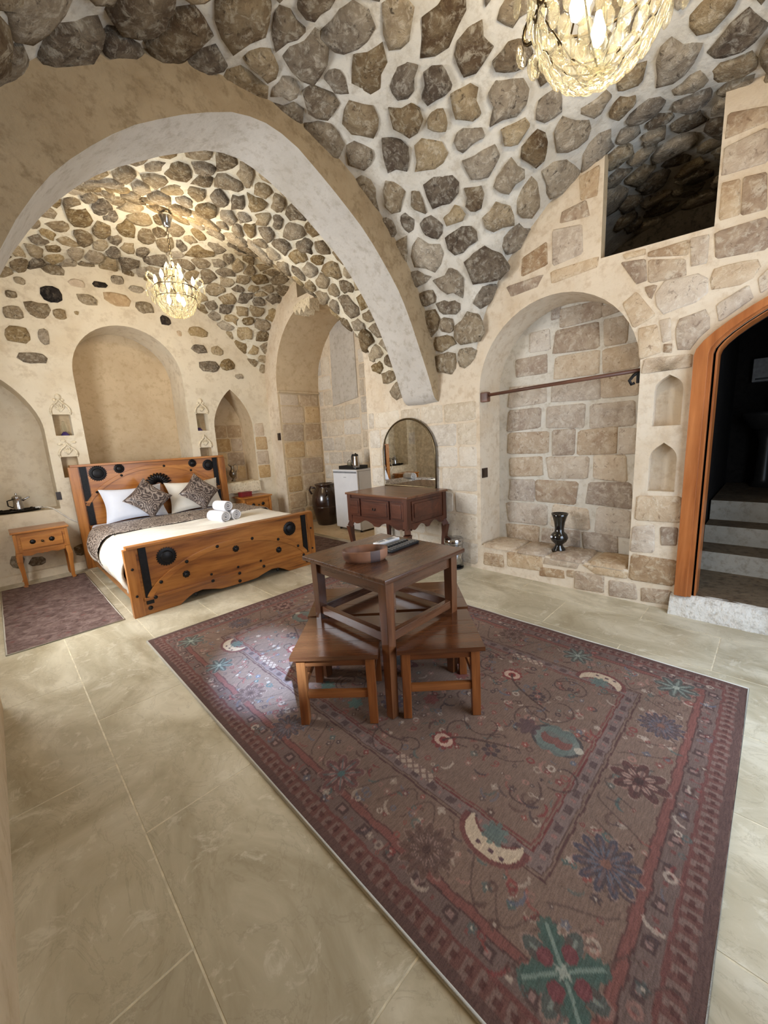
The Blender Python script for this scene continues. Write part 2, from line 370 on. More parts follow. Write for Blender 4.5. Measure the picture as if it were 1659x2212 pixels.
# ------------------------------------------------------------------ stones
def resample(poly, m):
    p = np.asarray(poly, float); q = np.vstack([p, p[:1]]); d = np.linalg.norm(np.diff(q, axis=0), axis=1); s = np.r_[0, np.cumsum(d)]
    t = np.linspace(0, s[-1], m, endpoint=False)
    return np.c_[np.interp(t, s, q[:, 0]), np.interp(t, s, q[:, 1])]
def chaikin(p, k=.25):
    p = np.asarray(p, float); q = np.roll(p, -1, 0)
    return np.stack([p*(1-k)+q*k, p*k+q*(1-k)], 1).reshape(-1, 2)
def stone_mesh(poly, o, u, v, n, h, rough=.15, m=10, sink=.02, chamf=.18, flat=.62):
    p = chaikin(poly, chamf)
    if len(poly) != 4: p = resample(p, m)
    m = len(p); c = p.mean(0); q = p-c
    size = np.linalg.norm(q, axis=1).mean()
    q = q*(1+rng.normal(0, rough*.42, (m, 1)))
    vs = []; o = np.asarray(o, float)
    def P(a, d): w_ = c+a; return o+u*w_[0]+v*w_[1]+n*d
    for sc, dz, jz in ((1.0, -sink, 0), (.95, h*.62, .22), (flat, h, .3)):
        for k in range(m):
            j = rng.normal(0, rough*.12*size, 2) if jz else 0
            vs.append(P(q[k]*sc+j, dz+h*jz*rough*3*rng.normal(0, .5) if jz else dz))
    vs.append(P(rng.normal(0, size*.15, 2), h*(1+rough*rng.normal(0, .6))))
    fs = []
    for r in (0, 1):
        for k in range(m): fs.append((r*m+k, r*m+(k+1) % m, (r+1)*m+(k+1) % m, (r+1)*m+k))
    for k in range(m): fs.append((2*m+k, 2*m+(k+1) % m, 3*m))
    return vs, fs
def put_stone(geo, mat, parent, name='stone'):
    me = bpy.data.meshes.new(name); me.from_pydata([tuple(x) for x in geo[0]], [], geo[1]); me.materials.append(mat)
    me.polygons.foreach_set('use_smooth', [True]*len(me.polygons))
    o = bpy.data.objects.new(name, me); COL.objects.link(o); o.parent = parent; return o
def screen(P):
    vv = P-CAM_O; z = vv@_fw
    return 829.5+F_PX*(vv@_R)/z, 1106-F_PX*(vv@_U)/z, z

PLN = {'x': (lambda p, a, b: (p, a, b), np.array([0, 1., 0]), np.array([0, 0, 1.])),
       'y': (lambda p, a, b: (a, p, b), np.array([1., 0, 0]), np.array([0, 0, 1.]))}
def wall_stone(axis, pos, poly, parent, mat, h=.009, rough=.08, facing=-1, m=10, name='stone', chamf=.07, flat=.88):
    f, u, v = PLN[axis]; n = np.array(f(facing, 0, 0), float); o = np.array(f(pos, 0, 0), float)
    return put_stone(stone_mesh(poly, o, u, v, n, h, rough, m, .012, chamf, flat), mat, parent, name)
def rect(a0, b0, a1, b1, j=.012):
    r = lambda: random.uniform(-j, j)
    return [(a0+r(), b0+r()), (a1+r(), b0+r()), (a1+r(), b1+r()), (a0+r(), b1+r())]
def courses(axis, pos, a0, a1, b0, b1, hh, ww, parent, mat, facing=-1, skip=None, h=.006, gap=.014, rough=.06, prob=1.0):
    b = b0
    while b < b1-.08:
        ch = hh*random.uniform(.85, 1.15); bt = min(b+ch, b1)
        if b1-bt < .1: bt = b1
        a = a0
        while a < a1-.05:
            cw = ww*random.uniform(.65, 1.4); at = min(a+cw, a1)
            if a1-at < .1: at = a1
            if not (skip and skip(a, b, at, bt)) and random.random() < prob:
                wall_stone(axis, pos, rect(a+gap/2, b+gap/2, at-gap/2, bt-gap/2, .005), parent, mat, h, rough, facing, 10)
            a = at
        b = bt

# ------------------------------------------------------------------ walls with openings
def inside(p, loop):
    x, y = p; r = False; n = len(loop)
    for i in range(n):
        x1, y1 = loop[i]; x2, y2 = loop[(i+1) % n]
        if (y1 > y) != (y2 > y) and x < (x2-x1)*(y-y1)/(y2-y1)+x1: r = not r
    return r
def wall(name, axis, pos, outer, holes, mats, label):
    """plane at axis=pos; holes = (loop, depth, material of reveal, material of back or None)"""
    f = PLN[axis][0]; vs = [Vector(p) for p in outer]; n = len(vs); es = [(i, (i+1) % n) for i in range(n)]
    for h in holes:
        b = len(vs); k = len(h[0]); vs += [Vector(p) for p in h[0]]; es += [(b+i, b+(i+1) % k) for i in range(k)]
    V, E, Fc, *_ = delaunay_2d_cdt(vs, es, [], 1, 1e-5)
    mb = MB(); tris = []
    for t in Fc:
        c = sum((V[i] for i in t), Vector((0, 0)))/3
        if inside(c, outer) and not any(inside(c, h[0]) for h in holes): tris.append(tuple(t))
    mb.add([f(pos, p[0], p[1]) for p in V], tris)
    for loop, d, mr, mbk in holes:
        if d is None: continue
        k = len(loop)
        mb.add([f(pos, *p) for p in loop]+[f(pos+d, *p) for p in loop], [(i, (i+1) % k, k+(i+1) % k, k+i) for i in range(k)], mr)
        if mbk is not None: mb.add([f(pos+d, *p) for p in loop], [tuple(range(k))], mbk)
    o = mb.build(name, mats, None, fix=False); tag(o, label, 'wall', kind='structure'); return o
def arch_loop(a0, a1, b0, spring, rise, n=20, point=0.0, bow=0):
    c = (a0+a1)/2; r = (a1-a0)/2; pts = [(a0, b0)]
    for k in range(n+1):
        t = PI-PI*k/n; x = math.cos(t); z = math.sin(t)
        if point: z = z*(1-point)+point*(1-abs(x))
        pts.append((c+r*x, spring+rise*z))
    pts.append((a1, b0)); return pts
def ogee_loop(a0, a1, b0, spring, top, n=5):
    c = (a0+a1)/2; r = (a1-a0)/2; right = []
    for k in range(1, n):
        s = k/n; right.append((c+r*(1-s**1.6)*(1 if s < .8 else .9), spring+(top-spring)*(s**.75)))
    return [(a0, b0), (a0, spring)]+[(2*c-x, z) for x, z in right]+[(c, top)]+right[::-1]+[(a1, spring), (a1, b0)]

XR = 3.6; YH = 6.4; XL = -.19; XLA = -.42; YB = -.75
MATS = [PLASTER_WALL, PLASTER_TAN, NICHE_ST, DARKWALL, LOFT, MORTAR, ASHLAR]
niche = arch_loop(.80, 2.19, .27, 1.86, .72, 24)
niche = [(a, b) for a, b in niche]
n1 = ogee_loop(.525, .70, 1.435, 1.70, 1.80); n2 = ogee_loop(.53, .705, .94, 1.19, 1.31)
door_loop = arch_loop(-.66, .36, .15, 1.90, .34, 16, .55)
window_loop = [(.43, 2.70), (1.11, 2.735), (1.11, 4.05), (.43, 4.05)]
recess = arch_loop(3.87, 6.05, .001, 2.40, 1.08, 28)
lintel = [(4.67, 3.565), (5.22, 3.575), (5.22, 4.05), (4.67, 4.05)]
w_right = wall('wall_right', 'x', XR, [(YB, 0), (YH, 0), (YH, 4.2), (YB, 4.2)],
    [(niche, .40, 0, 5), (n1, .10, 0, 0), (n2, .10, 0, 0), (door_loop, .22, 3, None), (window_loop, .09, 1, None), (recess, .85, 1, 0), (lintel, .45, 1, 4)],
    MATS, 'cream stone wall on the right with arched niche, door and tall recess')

big = arch_loop(.93, 2.24, .30, 2.49, .66, 24)
pl = arch_loop(-.11, .54, .82, 1.80, .60, 18, .42); pr = arch_loop(2.62, 3.27, .87, 1.80, .59, 18, .42)
sul = [(.64, 1.725), (.82, 1.725), (.82, 1.985), (.64, 1.985)]; sll = [(.64, 1.20), (.81, 1.20), (.81, 1.46), (.64, 1.46)]
sur = [(2.36, 1.745), (2.535, 1.745), (2.535, 2.01), (2.36, 2.01)]; slr = [(2.35, 1.22), (2.525, 1.22), (2.525, 1.485), (2.35, 1.485)]
w_back = wall('wall_back', 'y', YH, [(XLA, 0), (XR, 0), (XR, 4.2), (XLA, 4.2)],
    [(big, .55, 0, 1), (pl, .42, 0, 0), (pr, .42, 1, 1), (sul, .16, 0, 1), (sll, .14, 1, 1), (sur, .16, 0, 1), (slr, .14, 1, 1)],
    [PLASTER, PLASTER_TAN], 'cream plastered wall behind the bed with arched niches')
awin = [(3.45, .95), (4.65, .95), (4.65, 2.45), (3.45, 2.45)]
w_left = wall('wall_left', 'x', XLA, [(3.15, 0), (YH, 0), (YH, 4.2), (3.15, 4.2)], [(awin, -.14, 0, None)], [PLASTER], 'cream wall of the bed alcove with window')
w_left2 = wall('wall_left', 'x', XL, [(YB, 0), (3.15, 0), (3.15, 4.2), (YB, 4.2)], [], [PLASTER_TAN], 'tan plastered wall close at the left')
MB().add([(XL, 3.15, 0), (XLA, 3.15, 0), (XLA, 3.15, 4.2), (XL, 3.15, 4.2)], [(0, 1, 2, 3)]).build('pier_side', PLASTER_TAN, w_left2)
fdoor = [(1.1, .001), (3.3, .001), (3.3, 2.45), (1.1, 2.45)]
w_front = wall('wall_front', 'y', YB, [(XL, 0), (XR, 0), (XR, 4.2), (XL, 4.2)], [(fdoor, -.1, 0, None)], [PLASTER_WALL], 'stone wall behind the viewer with open doorway')

# ---- vaults
def zmain(x, y):
    a = 1.95*math.sqrt(max(0, 1-((x-1.71)/1.92)**2)); t = 1-((y-.75)/1.5)**2
    b = (.10+1.56*math.sqrt(t)) if t > 0 else 0
    return 1.85+(a**7+b**7)**(1/7)
def zalc(x, y):
    a = 2.0*math.sqrt(max(0, 1-((x-1.57)/2.05)**2)); t = 0
    d = y-5.03
    if d > 0: q = 1-(d/1.45)**2; b = .36+1.63*math.sqrt(q) if q > 0 else 0
    else: q = 1-(-d/1.5)**1.25; b = .30+1.69*q**.8 if q > 0 else 0
    return 1.85+(a**8+b**8)**(1/8)
def cosp(a, b, n): return [(a+b)/2-(b-a)/2*math.cos(PI*k/n) for k in range(n+1)]
def vault(name, zf, xs, ys, mat, label, amp=.03):
    vs = []
    for y in ys:
        for x in xs:
            p = Vector((x, y, zf(x, y))); vs.append(p)
    nx = len(xs); fs = [(j*nx+i, j*nx+i+1, (j+1)*nx+i+1, (j+1)*nx+i) for j in range(len(ys)-1) for i in range(nx-1)]
    mb = MB().add([tuple(p+Vector((0, 0, amp*mnoise.noise(p*2.3)+amp*.5*mnoise.noise(p*6)))) for p in vs], fs)
    o = mb.build(name, mat, None, smooth=True, fix=False); tag(o, label, 'ceiling', kind='structure'); return o
mx = cosp(-.205, 3.6, 56); my = cosp(-.75, 2.25, 46)+[2.4, 2.55, 2.72]
v_main = vault('ceiling', zmain, mx+[3.75, 4.0, 4.4, 4.8, 5.2], my, MORTAR, 'rubble stone groin vault over the rug')
ax_ = cosp(-.47, 3.61, 60); ay = [3.13, 3.25, 3.37, 3.45]+cosp(3.53, 6.41, 46)
v_alc = vault('ceiling', zalc, ax_, ay, MORTAR_B, 'rubble stone groin vault over the bed alcove')

def vault_stones(root, zf, xs, ys, spacing, aspect, gap, hgt, mat, keep, ncand, limit=300, rough=.22):
    # area weighted sampling of the vault surface
    tri = []; P = np.array([[(x, y, zf(x, y)) for x in xs] for y in ys])
    a = P[:-1, :-1].reshape(-1, 3); b = P[:-1, 1:].reshape(-1, 3); c = P[1:, 1:].reshape(-1, 3); d = P[1:, :-1].reshape(-1, 3)
    T = np.concatenate([np.stack([a, b, c], 1), np.stack([a, c, d], 1)])
    nr = np.cross(T[:, 1]-T[:, 0], T[:, 2]-T[:, 0]); ar = np.linalg.norm(nr, axis=1)+1e-12; nr = -nr/ar[:, None]
    idx = rng.choice(len(T), ncand, p=ar/ar.sum()); r1 = np.sqrt(rng.random(ncand)); r2 = rng.random(ncand)
    pts = T[idx, 0]*(1-r1)[:, None]+T[idx, 1]*(r1*(1-r2))[:, None]+T[idx, 2]*(r1*r2)[:, None]; N = nr[idx]
    S = []; SN = []; SU = []; SV = []; SS = []
    for k in range(ncand):
        p = pts[k]
        if not keep(p): continue
        n = N[k]; u = np.cross(n, [0, 0, 1.]); l = np.linalg.norm(u)
        u = u/l if l > .25 else np.array([0., 1, 0])-n*n[1]; u /= np.linalg.norm(u)
        ang = rng.normal(0, .22); vv = np.cross(n, u); u, vv = u*math.cos(ang)+vv*math.sin(ang), vv*math.cos(ang)-u*math.sin(ang)
        sp = spacing(p)*rng.uniform(.72, 1.3)
        if S:
            dlt = np.array(S)-p; du = dlt@u/aspect; dv = dlt@vv*aspect**.3; dn = dlt@n
            if (du*du+dv*dv+dn*dn*.3 < (0.5*(sp+np.array(SS)))**2).any(): continue
        S.append(p); SN.append(n); SU.append(u); SV.append(vv); SS.append(sp)
    S = np.array(S); geos = []
    for i in range(len(S)):
        dl = S-S[i]; dist = np.linalg.norm(dl, axis=1); nb = np.where((dist < SS[i]*3.2) & (dist > 1e-6))[0]
        sc = np.array([aspect, aspect**-.3])
        R = SS[i]*rng.uniform(.7, .95)
        poly = [np.array([R*math.cos(t), R*math.sin(t)])*rng.uniform(.85, 1.05) for t in np.linspace(0, 2*PI, 14, endpoint=False)+rng.random()]
        for j in nb:
            q = np.array([dl[j]@SU[i], dl[j]@SV[i]])/sc; L = np.linalg.norm(q)
            if L < 1e-6: continue
            nn = q/L; lim = L*SS[i]/(SS[i]+SS[j])-gap(S[i])/2; out = []
            for k in range(len(poly)):
                A = poly[k]; B = poly[(k+1) % len(poly)]; da = A@nn-lim; db = B@nn-lim
                if da <= 0: out.append(A)
                if (da < 0) != (db < 0) and da != db: out.append(A+(B-A)*(da/(da-db)))
            poly = out
            if len(poly) < 3: break
        if len(poly) < 3: continue
        poly = np.array(poly)*sc
        area = .5*abs(np.dot(poly[:, 0], np.roll(poly[:, 1], 1))-np.dot(poly[:, 1], np.roll(poly[:, 0], 1)))
        if area < .0016: continue
        x, y, z = screen(S[i]); vis = z > .1 and -40 < x < 1700 and -60 < y < 2250
        geos.append((area/z**2 if vis else -1, stone_mesh(poly, S[i], SU[i], SV[i], SN[i], hgt(S[i])*rng.uniform(.6, 1.3), rough, 10, .035, .2, .66)))
    geos.sort(key=lambda g: -g[0]); rest = MB()
    for k, (s_, g) in enumerate(geos):
        if k < limit and s_ > 0: put_stone(g, mat, root)
        else: rest.add(g[0], g[1])
    if rest.f:
        o = rest.build('rubble', mat, root, smooth=True, fix=False); o['kind'] = 'stuff'
    print('stones', root.name, len(geos))
def keep_main(p):
    if p[0] > 3.55 and not (.2 < p[1] < 1.3): return p[0] < 3.6 and p[1] > 2.2
    return True
vault_stones(v_main, zmain, mx+[3.75, 4.0, 4.4, 4.8, 5.2], my,
    lambda p: (.185+.05*min(1, max(0, (3.0-p[0])/2.5))+.02*math.sin(p[0]*3+p[1]*2)) if p[0] < 3.65 else .2,
    1.12, lambda p: .016+.03*min(1, max(0, (p[0]-.9)/1.6)) if p[0] < 3.4 else .03, lambda p: .034+.03*max(0, min(1, (1.6-p[0])/1.5)), RUBBLE, keep_main, 16000, 300, .3)
def keep_alc(p):
    return not (p[0] > 3.3 and 4.6 < p[1] < 5.3 and p[2] > 3.5)
vault_stones(v_alc, zalc, ax_, ay, lambda p: .165, 1.35, lambda p: .026, lambda p: .03, RUBBLE_B, keep_alc, 16000, 300, .28)

# ---- transverse arch (pointed), standing on the piers
half = [(0, 3.64), (.12, 3.625), (.25, 3.585), (.42, 3.50), (.57, 3.42), (.72, 3.33), (.85, 3.25), (.97, 3.16), (1.08, 3.06), (1.19, 2.945), (1.28, 2.84), (1.36, 2.73), (1.45, 2.59), (1.53, 2.44), (1.61, 2.28), (1.68, 2.13), (1.735, 2.0), (1.765, 1.92), (1.79, 1.87), (1.83, 1.835), (1.875, 1.82)]
prof = [(1.735-a, b) for a, b in half[::-1]]+[(1.735+a, b) for a, b in half[1:]]
ext = [(x+(x-1.735)*.22, z+.38 if z > 2 else z+.1) for x, z in prof]
mb = MB(); n = len(prof); ya, yb = 2.70, 3.15
def wob(x, z, s): return .012*mnoise.noise(Vector((x*2, z*2, s)))
V = []
for (x, z), (ex, ez) in zip(prof, ext):
    V += [(ex, ya+.0, ez), (x, ya+wob(x, z, 1), z+wob(x, z, 2)), (x, (ya+yb)/2, z+wob(x, z, 7)-.004), (x, yb+wob(x, z, 3), z+wob(x, z, 4)), (ex, yb, ez)]
Fa = []; Mi = []
for i in range(n-1):
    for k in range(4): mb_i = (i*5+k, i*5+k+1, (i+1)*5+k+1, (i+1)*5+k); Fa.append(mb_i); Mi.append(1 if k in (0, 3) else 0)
mb.add(V, Fa); mb.m = Mi
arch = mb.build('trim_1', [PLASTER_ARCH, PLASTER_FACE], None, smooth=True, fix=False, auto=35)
tag(arch, 'wide plastered pointed arch between the room and the bed alcove', 'arch', kind='structure')

# ---- loft and bathroom shells behind the right wall
def quads(name, qs, mat, parent): 
    m = MB()
    for q in qs: m.add(q, [(0, 1, 2, 3)])
    return m.build(name, mat, parent, fix=False)
quads('loft_shell', [[(3.62, -.8, 2.66), (5.2, -.8, 2.66), (5.2, 2.3, 2.66), (3.62, 2.3, 2.66)], [(5.19, -.8, 2.6), (5.19, 2.3, 2.6), (5.19, 2.3, 4.2), (5.19, -.8, 4.2)]], LOFT, w_right)
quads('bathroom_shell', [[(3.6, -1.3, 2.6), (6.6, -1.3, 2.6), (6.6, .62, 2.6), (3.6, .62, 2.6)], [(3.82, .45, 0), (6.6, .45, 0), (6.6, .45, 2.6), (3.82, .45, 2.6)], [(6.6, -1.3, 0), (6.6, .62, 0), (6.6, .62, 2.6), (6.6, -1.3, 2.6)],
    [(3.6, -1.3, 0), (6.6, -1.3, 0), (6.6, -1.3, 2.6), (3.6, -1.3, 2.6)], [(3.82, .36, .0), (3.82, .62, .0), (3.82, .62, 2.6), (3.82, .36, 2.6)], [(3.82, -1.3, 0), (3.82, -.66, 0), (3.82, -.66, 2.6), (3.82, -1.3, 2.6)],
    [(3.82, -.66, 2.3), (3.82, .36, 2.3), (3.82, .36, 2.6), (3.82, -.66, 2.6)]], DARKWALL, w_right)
st = thing('stone_stairs', 'three worn pale stone steps inside the arched wooden doorway', 'stairs', (4.3, -.3, 0))
def step_mb(x0, x1, z0, z1):
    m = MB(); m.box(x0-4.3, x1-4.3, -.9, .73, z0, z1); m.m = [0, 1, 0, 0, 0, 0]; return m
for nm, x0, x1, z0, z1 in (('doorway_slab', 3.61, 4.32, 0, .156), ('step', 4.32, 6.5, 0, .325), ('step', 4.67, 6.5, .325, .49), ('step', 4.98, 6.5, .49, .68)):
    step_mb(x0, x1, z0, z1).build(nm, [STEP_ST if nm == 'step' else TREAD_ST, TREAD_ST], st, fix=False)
# whitewashed sill under the door
mb = MB(); ys_ = np.linspace(.5, -.7, 25); V = []
for y in ys_:
    for (x, z) in ((3.62, .155), (3.575, .15), (3.545, .10), (3.53, .05), (3.515, 0)):
        V.append((x+.022*mnoise.noise(Vector((y*7, z*9, 1))), y, max(0, z+.02*mnoise.noise(Vector((y*6, z*8, 5))) if z else 0)))
mb.add(V, [(j*5+k, j*5+k+1, (j+1)*5+k+1, (j+1)*5+k) for j in range(24) for k in range(4)])
mb.build('door_sill', SILLWHITE, w_right, smooth=True)

# ---- stones of the right wall
NST = [(1.63,2.49,1.58,2.6),(1.57,2.40,1.21,2.545),(1.19,2.40,1.07,2.50),(1.62,2.16,1.23,2.375),(1.18,2.16,1.0,2.37),(1.85,2.22,1.66,2.40),(1.60,1.93,1.22,2.13),(1.17,1.93,.91,2.13),(2.0,2.0,1.68,2.17),
 (2.08,1.71,1.68,1.90),(1.63,1.71,1.21,1.89),(1.18,1.70,.9,1.88),(2.09,1.47,1.74,1.68),(1.68,1.47,1.31,1.67),(1.26,1.45,.9,1.65),(2.1,1.22,1.65,1.45),(1.62,1.215,1.41,1.445),(1.37,1.21,1.04,1.44),(1.02,1.21,.89,1.43),
 (2.06,.985,1.72,1.18),(1.66,.965,1.25,1.175),(1.21,.965,.95,1.19),(2.08,.725,1.79,.945),(1.76,.715,1.36,.945),(1.26,.715,.9,.945),(2.09,.465,1.65,.685),(1.59,.47,1.24,.69),(1.18,.45,.89,.70),(2.09,.275,1.74,.44),(1.70,.28,1.33,.45),(1.30,.28,.99,.45)]
for y1, z0, y0, z1 in NST:
    wall_stone('x', XR+.40, rect(y0-.012, z0-.008, y1+.012, z1+.008, .014), w_right, NICHE_ST, .012, .08)
WST = [[(.94,2.37),(.85,2.42),(.72,2.23),(.86,2.17)],[(.75,2.37),(.67,2.45),(.44,2.43),(.43,2.27),(.7,2.22)],[(.81,2.44),(.72,2.44),(.76,2.34)],[(.79,2.62),(.57,2.55),(.56,2.44),(.78,2.46)],[(.97,2.66),(.81,2.63),(.79,2.48),(.86,2.48)],
[(.6,2.17),(.42,2.2),(.40,2.07),(.48,2.0),(.50,1.96),(.58,1.96)],[(.38,2.21),(.23,2.29),(.2,2.2),(.36,2.1)],[(.43,2.44),(.24,2.44),(.16,2.41),(.22,2.3),(.42,2.31)],[(.19,2.31),(.12,2.38),(.06,2.3),(.17,2.22)],[(.83,2.16),(.71,2.17),(.67,1.97),(.81,1.94)],
[(.7,2.19),(.63,2.19),(.62,2.04),(.67,2.03)],[(.66,2.02),(.61,2.01),(.61,1.95),(.66,1.96)],[(.79,1.94),(.49,1.92),(.49,1.83),(.79,1.83)],[(.77,.90),(.49,.91),(.48,.71),(.77,.70)],[(.79,.65),(.64,.68),(.63,.45),(.79,.43)],
[(.6,.66),(.49,.67),(.49,.53),(.59,.52)],[(.79,.41),(.48,.41),(.48,.2),(.79,.19)],[(2.15,.19),(1.92,.2),(1.92,.07),(2.16,.06)],[(1.88,.25),(1.52,.26),(1.52,.11),(1.89,.09)],[(1.54,.15),(1.32,.16),(1.31,.08),(1.54,.06)],[(1.29,.17),(1.23,.18),(1.23,.11),(1.29,.11)],
[(1.22,.18),(.98,.18),(.97,.02),(1.21,.01)],[(1.16,.25),(.81,.25),(.81,.19),(1.05,.18)],[(1.50,.25),(1.19,.25),(1.2,.2),(1.5,.19)],[(.94,.15),(.74,.16),(.72,.03),(.94,.01)],[(.7,.14),(.5,.16),(.5,.04),(.69,.02)],
[(1.49,3.07),(1.26,3.03),(1.24,2.81),(1.48,2.8)],[(1.5,2.76),(1.13,2.755),(1.12,2.68),(1.48,2.66)],[(1.41,3.18),(1.23,3.19),(1.2,3.06),(1.43,3.1)],[(1.29,3.37),(1.14,3.38),(1.15,3.19),(1.27,3.2)],[(.41,3.14),(.22,3.15),(.2,2.96),(.41,2.98)],[(.41,2.94),(.32,2.93),(.31,2.72),(.41,2.72)],
[(.31,2.93),(.2,2.91),(.18,2.7),(.3,2.71)],[(.41,3.32),(.23,3.26),(.22,3.18),(.41,3.18)],[(.79,2.67),(.56,2.67),(.56,2.57),(.8,2.64)],[(.42,2.66),(.17,2.66),(.16,2.47),(.41,2.5)],[(.55,2.67),(.45,2.66),(.45,2.49),(.54,2.5)],[(.96,2.71),(.81,2.7),(.81,2.66),(.94,2.67)],
[(.0,2.66),(.15,2.66),(.14,2.46),(.0,2.44)],[(.0,3.15),(.17,3.14),(.17,2.95),(.0,2.95)],[(.0,2.92),(.16,2.92),(.16,2.7),(.0,2.7)],[(1.75,2.95),(1.53,3.0),(1.53,2.82),(1.75,2.8)],[(1.9,2.76),(1.56,2.76),(1.6,2.68),(1.85,2.66)]]
for p in WST:
    c0 = np.mean(p, 0); p = [tuple(c0+(np.array(q)-c0)*1.06) for q in p]
    wall_stone('x', XR, p, w_right, ASHLAR, .008, .07, chamf=.1 if len(p) != 4 else .07)
# bench slabs of the niche, pier courses, recess courses
for y0, y1 in ((2.17, 1.80), (1.79, 1.47), (1.46, 1.12), (1.11, .82)):
    put_stone(stone_mesh([(3.585, y1), (3.99, y1+.02), (3.99, y0-.02), (3.585, y0)], np.array([0, 0, .27]), np.array([1., 0, 0]), np.array([0, 1., 0]), np.array([0, 0, 1.]), .025, .08, 10, .01, .08, .85), ASHLAR, w_right, 'bench_slab')
courses('x', XR, 2.22, 3.85, .03, 1.80, .27, .36, w_right, ASHLAR_PALE, h=.005, gap=.012)
courses('x', XR+.85, 3.88, 4.93, .03, 2.9, .25, .36, w_right, ASHLAR_PALE, h=.008, gap=.018)
courses('x', XR+.85, 5.66, 6.04, 2.1, 2.95, .25, .3, w_right, ASHLAR_PALE, h=.008, gap=.018)
courses('x', XR+.85, 4.95, 6.04, .03, 2.08, .25, .36, w_right, ASHLAR_PALE, h=.008, gap=.018)
MB().prism([(5.64, 2.08), (4.97, 2.16), (4.98, 3.44), (5.58, 3.38)], 'x', XR+.835, XR+.86).build('plaster_panel', PLASTER_ARCH, w_right)
# recess jambs and niche jambs
def jamb_stones(y, facing, x0, x1, z0, z1, hh, parent, mat):
    z = z0
    while z < z1-.05:
        h = hh*random.uniform(.85, 1.15); zt = min(z+h, z1); sp = random.uniform(.35, .65); xm = x0+(x1-x0)*sp
        for a, b in ((x0, xm), (xm, x1)):
            wall_stone('y', y, rect(a+.008, z+.008, b-.008, zt-.008, .004), parent, mat, .006, .06, facing)
        z = zt
jamb_stones(6.05, -1, XR+.02, XR+.84, .03, 2.32, .29, w_right, ASHLAR_TAN)
MB().box(XR+.01, XR+.84, 6.015, 6.06, 2.325, 2.355).build('impost_ledge', PLASTER_TAN, w_right, bevel=.006)
mb = MB(); mb.prism([(5.35, 3.47), (5.30, 3.36), (5.25, 3.42), (5.19, 3.33), (5.13, 3.41), (5.07, 3.32), (5.0, 3.42), (4.93, 3.34), (4.90, 3.5), (5.1, 3.52)], 'x', XR-.012, XR+.16)
mb.build('carved_fringe', CARVED, w_right)

# ---- stones of the back wall
def blob(a0, b0, a1, b1, k=8):
    c = ((a0+a1)/2, (b0+b1)/2); r = ((a1-a0)/2, (b1-b0)/2)
    return [(c[0]+r[0]*random.uniform(.85, 1.08)*math.copysign(abs(math.cos(t))**.6, math.cos(t)), c[1]+r[1]*random.uniform(.85, 1.08)*math.copysign(abs(math.sin(t))**.6, math.sin(t))) for t in np.linspace(0, 2*PI, k, endpoint=False)]
BST = [(.75,3.30,.99,3.50,1),(1.29,3.58,1.48,3.66,1),(.38,3.05,.58,3.22,0),(.58,3.10,.83,3.30,0),(.85,3.11,.98,3.25,0),(.33,2.79,.63,3.0,0),(.66,2.80,.77,3.0,0),(.41,2.57,.75,2.71,0),(1.11,3.33,1.34,3.48,0),(1.40,3.38,1.72,3.56,2),(1.75,3.35,2.01,3.52,0),(2.04,3.23,2.2,3.38,1),
 (2.38,3.13,2.71,3.29,0),(2.41,2.9,2.68,3.04,0),(2.71,2.89,2.92,3.05,0),(2.49,2.62,2.82,2.81,0),(2.83,2.67,3.09,2.86,0),(3.06,2.56,3.2,2.65,0),(1.05,3.53,1.25,3.64,2),(.80,3.62,1.05,3.76,0),(.54,3.44,.65,3.54,0),(.44,3.28,.56,3.37,0),(1.71,3.60,1.9,3.70,0),(2.25,3.11,2.33,3.2,2),(1.06,3.2,1.11,3.25,0),
 (-.03,.16,.12,.34,0),(.13,.14,.30,.27,0),(.58,.16,.75,.34,0),(2.1,3.38,2.3,3.5,0),(.1,3.0,.3,3.2,0),(.08,2.7,.28,2.95,0),(1.5,3.66,1.68,3.78,0)]
for a0, b0, a1, b1, k in BST:
    wall_stone('y', YH, blob(a0, b0, a1, b1), w_back, (RUBBLE_B, DARK_ST, ASHLAR_TAN)[k], .022 if k < 2 else .006, .18, -1, 10, chamf=.2, flat=.7)
for z0, z1 in ((.9, 1.13), (1.14, 1.38), (1.39, 1.62), (1.63, 1.85)):
    wall_stone('y', YH, rect(3.29, z0, 3.5+random.uniform(-.05, .05), z1, .006), w_back, ASHLAR_TAN, .006, .06)
    s = random.uniform(2.8, 3.1)
    for a, b in ((2.63, s), (s, 3.26)): wall_stone('y', YH+.42, rect(a+.004, z0, b-.004, z1-.002, .002), w_back, ASHLAR_TAN, .006, .03)
wall_stone('y', YH, rect(-.4, 1.3, -.16, 1.6), w_back, ASHLAR_PALE, .005, .06)
# rough lumpy sill below the right pointed niche
mb = MB(); V = []
for j in range(13):
    for i in range(17):
        x = 2.66+.6*i/16; y = 6.62-.28*min(1, j/7); z = .88 if j <= 7 else .88-(j-7)*.035
        V.append((x, y-.02*mnoise.noise(Vector((x*9, z*12, 3))), z+.025*mnoise.noise(Vector((x*11, y*11, z*9)))))
mb.add(V, [(j*17+i, j*17+i+1, (j+1)*17+i+1, (j+1)*17+i) for j in range(12) for i in range(16)])
mb.build('rough_sill', CARVED, w_back, smooth=True)
